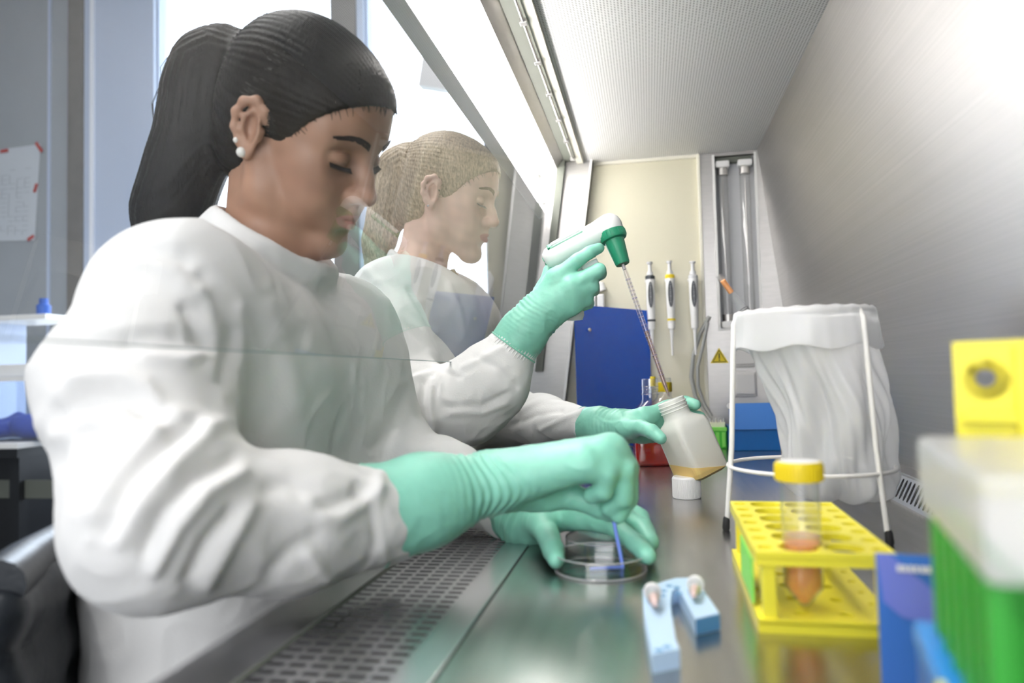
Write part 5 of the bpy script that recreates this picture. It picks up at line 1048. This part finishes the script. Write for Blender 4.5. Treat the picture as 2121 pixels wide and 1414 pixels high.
glove('glove', W2, [(at(1285, 880, Y=1.215), at(1335, 862, Y=1.195), .021, .0145), (at(1285, 882, Y=1.215), at(1338, 874, Y=1.205), .021, .0145), (at(1285, 884, Y=1.218), at(1338, 888, Y=1.212), .021, .0140), (at(1285, 886, Y=1.22), at(1332, 900, Y=1.215), .020, .0130), (at(1283, 886, Y=1.205), at(1308, 889, Y=1.178), .019, .0145)],
      [finger(((1335, 862, 1.195), (1380, 843, 1.212), (1420, 832, 1.212), (1441, 838, 1.195)), FR), finger(((1338, 874, 1.205), (1385, 866, 1.222), (1430, 858, 1.220), (1450, 862, 1.202)), FR), finger(((1338, 888, 1.212), (1388, 888, 1.228), (1432, 882, 1.224), (1455, 884, 1.206)), FR), finger(((1332, 900, 1.215), (1380, 906, 1.228), (1420, 904, 1.224), (1446, 906, 1.21)), (.0112, .010, .009, .008)),
       finger(((1302, 888, 1.180), (1328, 885, 1.148), (1350, 893, 1.122), (1369, 908, 1.108)), (.0150, .0125, .0112, .0092))], [(WL2 - wl2d * .006, .0285), (at(1245, 880, Y=1.228), .0270), (at(1285, 882, Y=1.215), .0225)], .0020)
tail2 = finger(((868, 345, 1.42), (842, 330, 1.42), (818, 345, 1.42), (806, 400, 1.42), (797, 450, 1.42), (785, 500, 1.425), (772, 560, 1.43)), (.020, .024, .028, .031, .031, .029, .018))
h2 = hair('hair', W2, C2, R2h, S2, tail2, M['hairblond'], (.110, 0, -.040), (.098, .13, .110))
mb = MB(); strands(mb, tail2, 200, .03, 4, rr=.0007); scalp_strands(mb, C2, R2h, S2, tail2[0][0], 320, 8, rr=.0007); mb.build('hair_strands', M['hairblond'], h2)['kind'] = 'stuff'
lk = [(at(u, v, Y=1.36), r) for (u, v, r) in ((934, 560, .007), (945, 585, .009), (962, 608, .011), (978, 628, .010), (994, 648, .003))]; mb = MB().tube([p for p, r in lk], [r for p, r in lk], 12)
strands(mb, lk, 60, .01, 5, 1.05, .0007); mb.build('loose_lock', M['hairblond'], h2, smooth=True)['kind'] = 'stuff'
MB().ring((0, 0, 0), .021, .005, axisM(tail2[1][0], tail2[0][0]), 30, 8).build('hair_tie', M['hairtie'], W2, smooth=True)
MB().lathe([(.0026 * math.sin(PI * k / 10), -.0026 * math.cos(PI * k / 10)) for k in range(11)], TR(W2_((-.0085, -.0815, -.0265))), 16).build('earring', M['silver'], W2, smooth=True)

# ---- the pipette controller in the raised hand
M['cgreen'] = mat('dark_green_plastic', (.02, .26, .14), .35); M['cmint'] = mat('pale_green_plastic', (.35, .68, .52), .4); M['cwhite'] = mat('controller_white', (.88, .88, .87), .3)
pc = empty('pipette_controller', tuple(at(1200, 560, Y=1.17))); tag(pc, 'white and green pipette controller gripped in the raised green glove', 'pipette controller')
YC = 1.178; a_, b_c = at(1143, 532, Y=YC), at(1262, 469, Y=YC); X = axisM(a_, b_c); Lb = float(np.linalg.norm(b_c - a_))
MB().lathe([(.0001, -.0150), (.0110, -.0125), (.0165, -.006), (.0188, .004), (.0190, .030), (.0185, Lb * .6), (.0190, Lb * .8), (.0206, Lb * .92), (.0212, Lb)], X, 40).build('barrel', M['cwhite'], pc, smooth=50)
d2 = _n(at(1385, 815, Y=1.15) - at(1291, 553, Y=YC)); e0 = b_c; X2 = axisM(e0, e0 + d2)
MB().lathe([(.0212 * math.cos(t), -.0212 * math.sin(t)) for t in np.linspace(PI / 2, 0, 12)] + [(.0208, .008), (.0200, .010)], X2, 40).build('rounded_head', M['cwhite'], pc, smooth=True)
nc = MB().lathe([(.0195, .0095), (.0218, .0105), (.0222, .0215), (.0205, .0245), (.0160, .026), (.0118, .066), (.0108, .068), (.0060, .0680), (.0001, .067)], X2, 40).build('nose_cone', M['cgreen'], pc, smooth=40)
mb = MB()
for k in range(20): a = 2 * PI * k / 20; mb.tube([X2 @ Vector((.0219 * math.cos(a), .0219 * math.sin(a), .012)), X2 @ Vector((.0219 * math.cos(a), .0219 * math.sin(a), .0208))], .0009, 5)
mb.build('grip_ridges', M['cgreen'], nc)['kind'] = 'stuff'
ax_ = _n(b_c - a_); up_ = _n(np.array([0, -.62, 1.]) - ax_ * (ax_ @ np.array([0, -.62, 1.]))); sd_ = np.cross(ax_, up_)
MF = Matrix(((*[0] * 4,),) * 4); MF = Matrix([[ax_[i], sd_[i], up_[i], a_[i]] for i in range(3)] + [[0, 0, 0, 1]])
MB().box((.004, -.0085, .0145), (.064, .0085, .0194), MF, .0022).build('green_inset', M['cmint'], pc)
MB().box((.008, -.0048, .0170), (.060, .0048, .0218), MF, .0020).build('white_slider', M['cwhite'], pc)
MB().box((.000, -.0075, .0140), (.010, .0075, .0200), MF, .002).build('inset_end', M['cgreen'], pc)
MB().prism([(-.004, -.003), (.004, -.003), (0, .004)], .0, .0012, axisM(a_ - ax_ * .0135 + up_ * .004 + sd_ * .004, a_ - ax_ * .02 + up_ * .004 + sd_ * .004)).build('arrow_mark', M['cgreen'], pc)
MB().box((-.0150, .000, -.006), (-.0128, .006, -.003), MF).build('end_mark', M['cgreen'], pc)
h0, h1_ = at(1185, 530, Y=YC + .010), at(1187, 662, Y=YC + .022)
MB().lathe([(.0165, 0), (.0175, .03), (.0178, .075), (.0185, .098), (.0160, .106), (.0001, .1075)], axisM(h0, h1_), 32).build('handle', M['cwhite'], pc, smooth=50)
t0 = at(1222, 548, Y=1.170); MB().box((-.014, -.006, -.0045), (.014, .006, .0045), TR(t0, ry=-.42), .002).build('trigger', M['cwhite'], pc)
t0 = at(1220, 533, Y=1.172); MB().box((-.013, -.006, -.004), (.012, .006, .004), TR(t0, ry=-.5), .002).build('trigger', M['cgreen'], pc)
# glass pipette in its nose, reaching into the bottle
q0, q1 = e0 + d2 * .064, at(1386, 822, Y=1.152); sp = empty('serological_pipette', tuple(q0)); tag(sp, 'long clear pipette with brownish liquid, held in the controller above the bottle', 'pipette'); X = axisM(q0, q1); Lp = float(np.linalg.norm(q1 - q0))
M['glassp'] = thin_glass('pipette_glass', (.93, .92, .93), ior=1.6); M['brown'] = mat('brownish_liquid', (.70, .48, .38), .15, trans=.75, ior=1.33)
MB().lathe([(.0036, 0), (.0036, .016), (.0042, .020), (.0042, Lp - .022), (.0018, Lp - .001), (.0011, Lp), (.0011, Lp - .002), (.0031, Lp - .022), (.0031, .020), (.0026, .016), (.0026, 0)], X, 20).build('pipette_wall', M['glassp'], sp, smooth=True)
MB().lathe([(.0001, Lp * .52), (.0029, Lp * .52), (.0029, Lp - .022), (.0009, Lp - .002), (.0001, Lp - .002)], X, 16).build('liquid', M['brown'], sp, smooth=True)
mb = MB()
for k in range(26): mb.ring((0, 0, .03 + k * (Lp - .06) / 26), .00425, .00022 if k % 5 else .0004, X, 16, 4)
mb.build('graduations', mat('violet_graduation', (.25, .22, .38), .5), sp)['kind'] = 'stuff'
MB().lathe([(.0001, .004), (.0025, .004), (.0025, .013), (.0001, .013)], X, 12).build('cotton_plug', M['white'], sp)
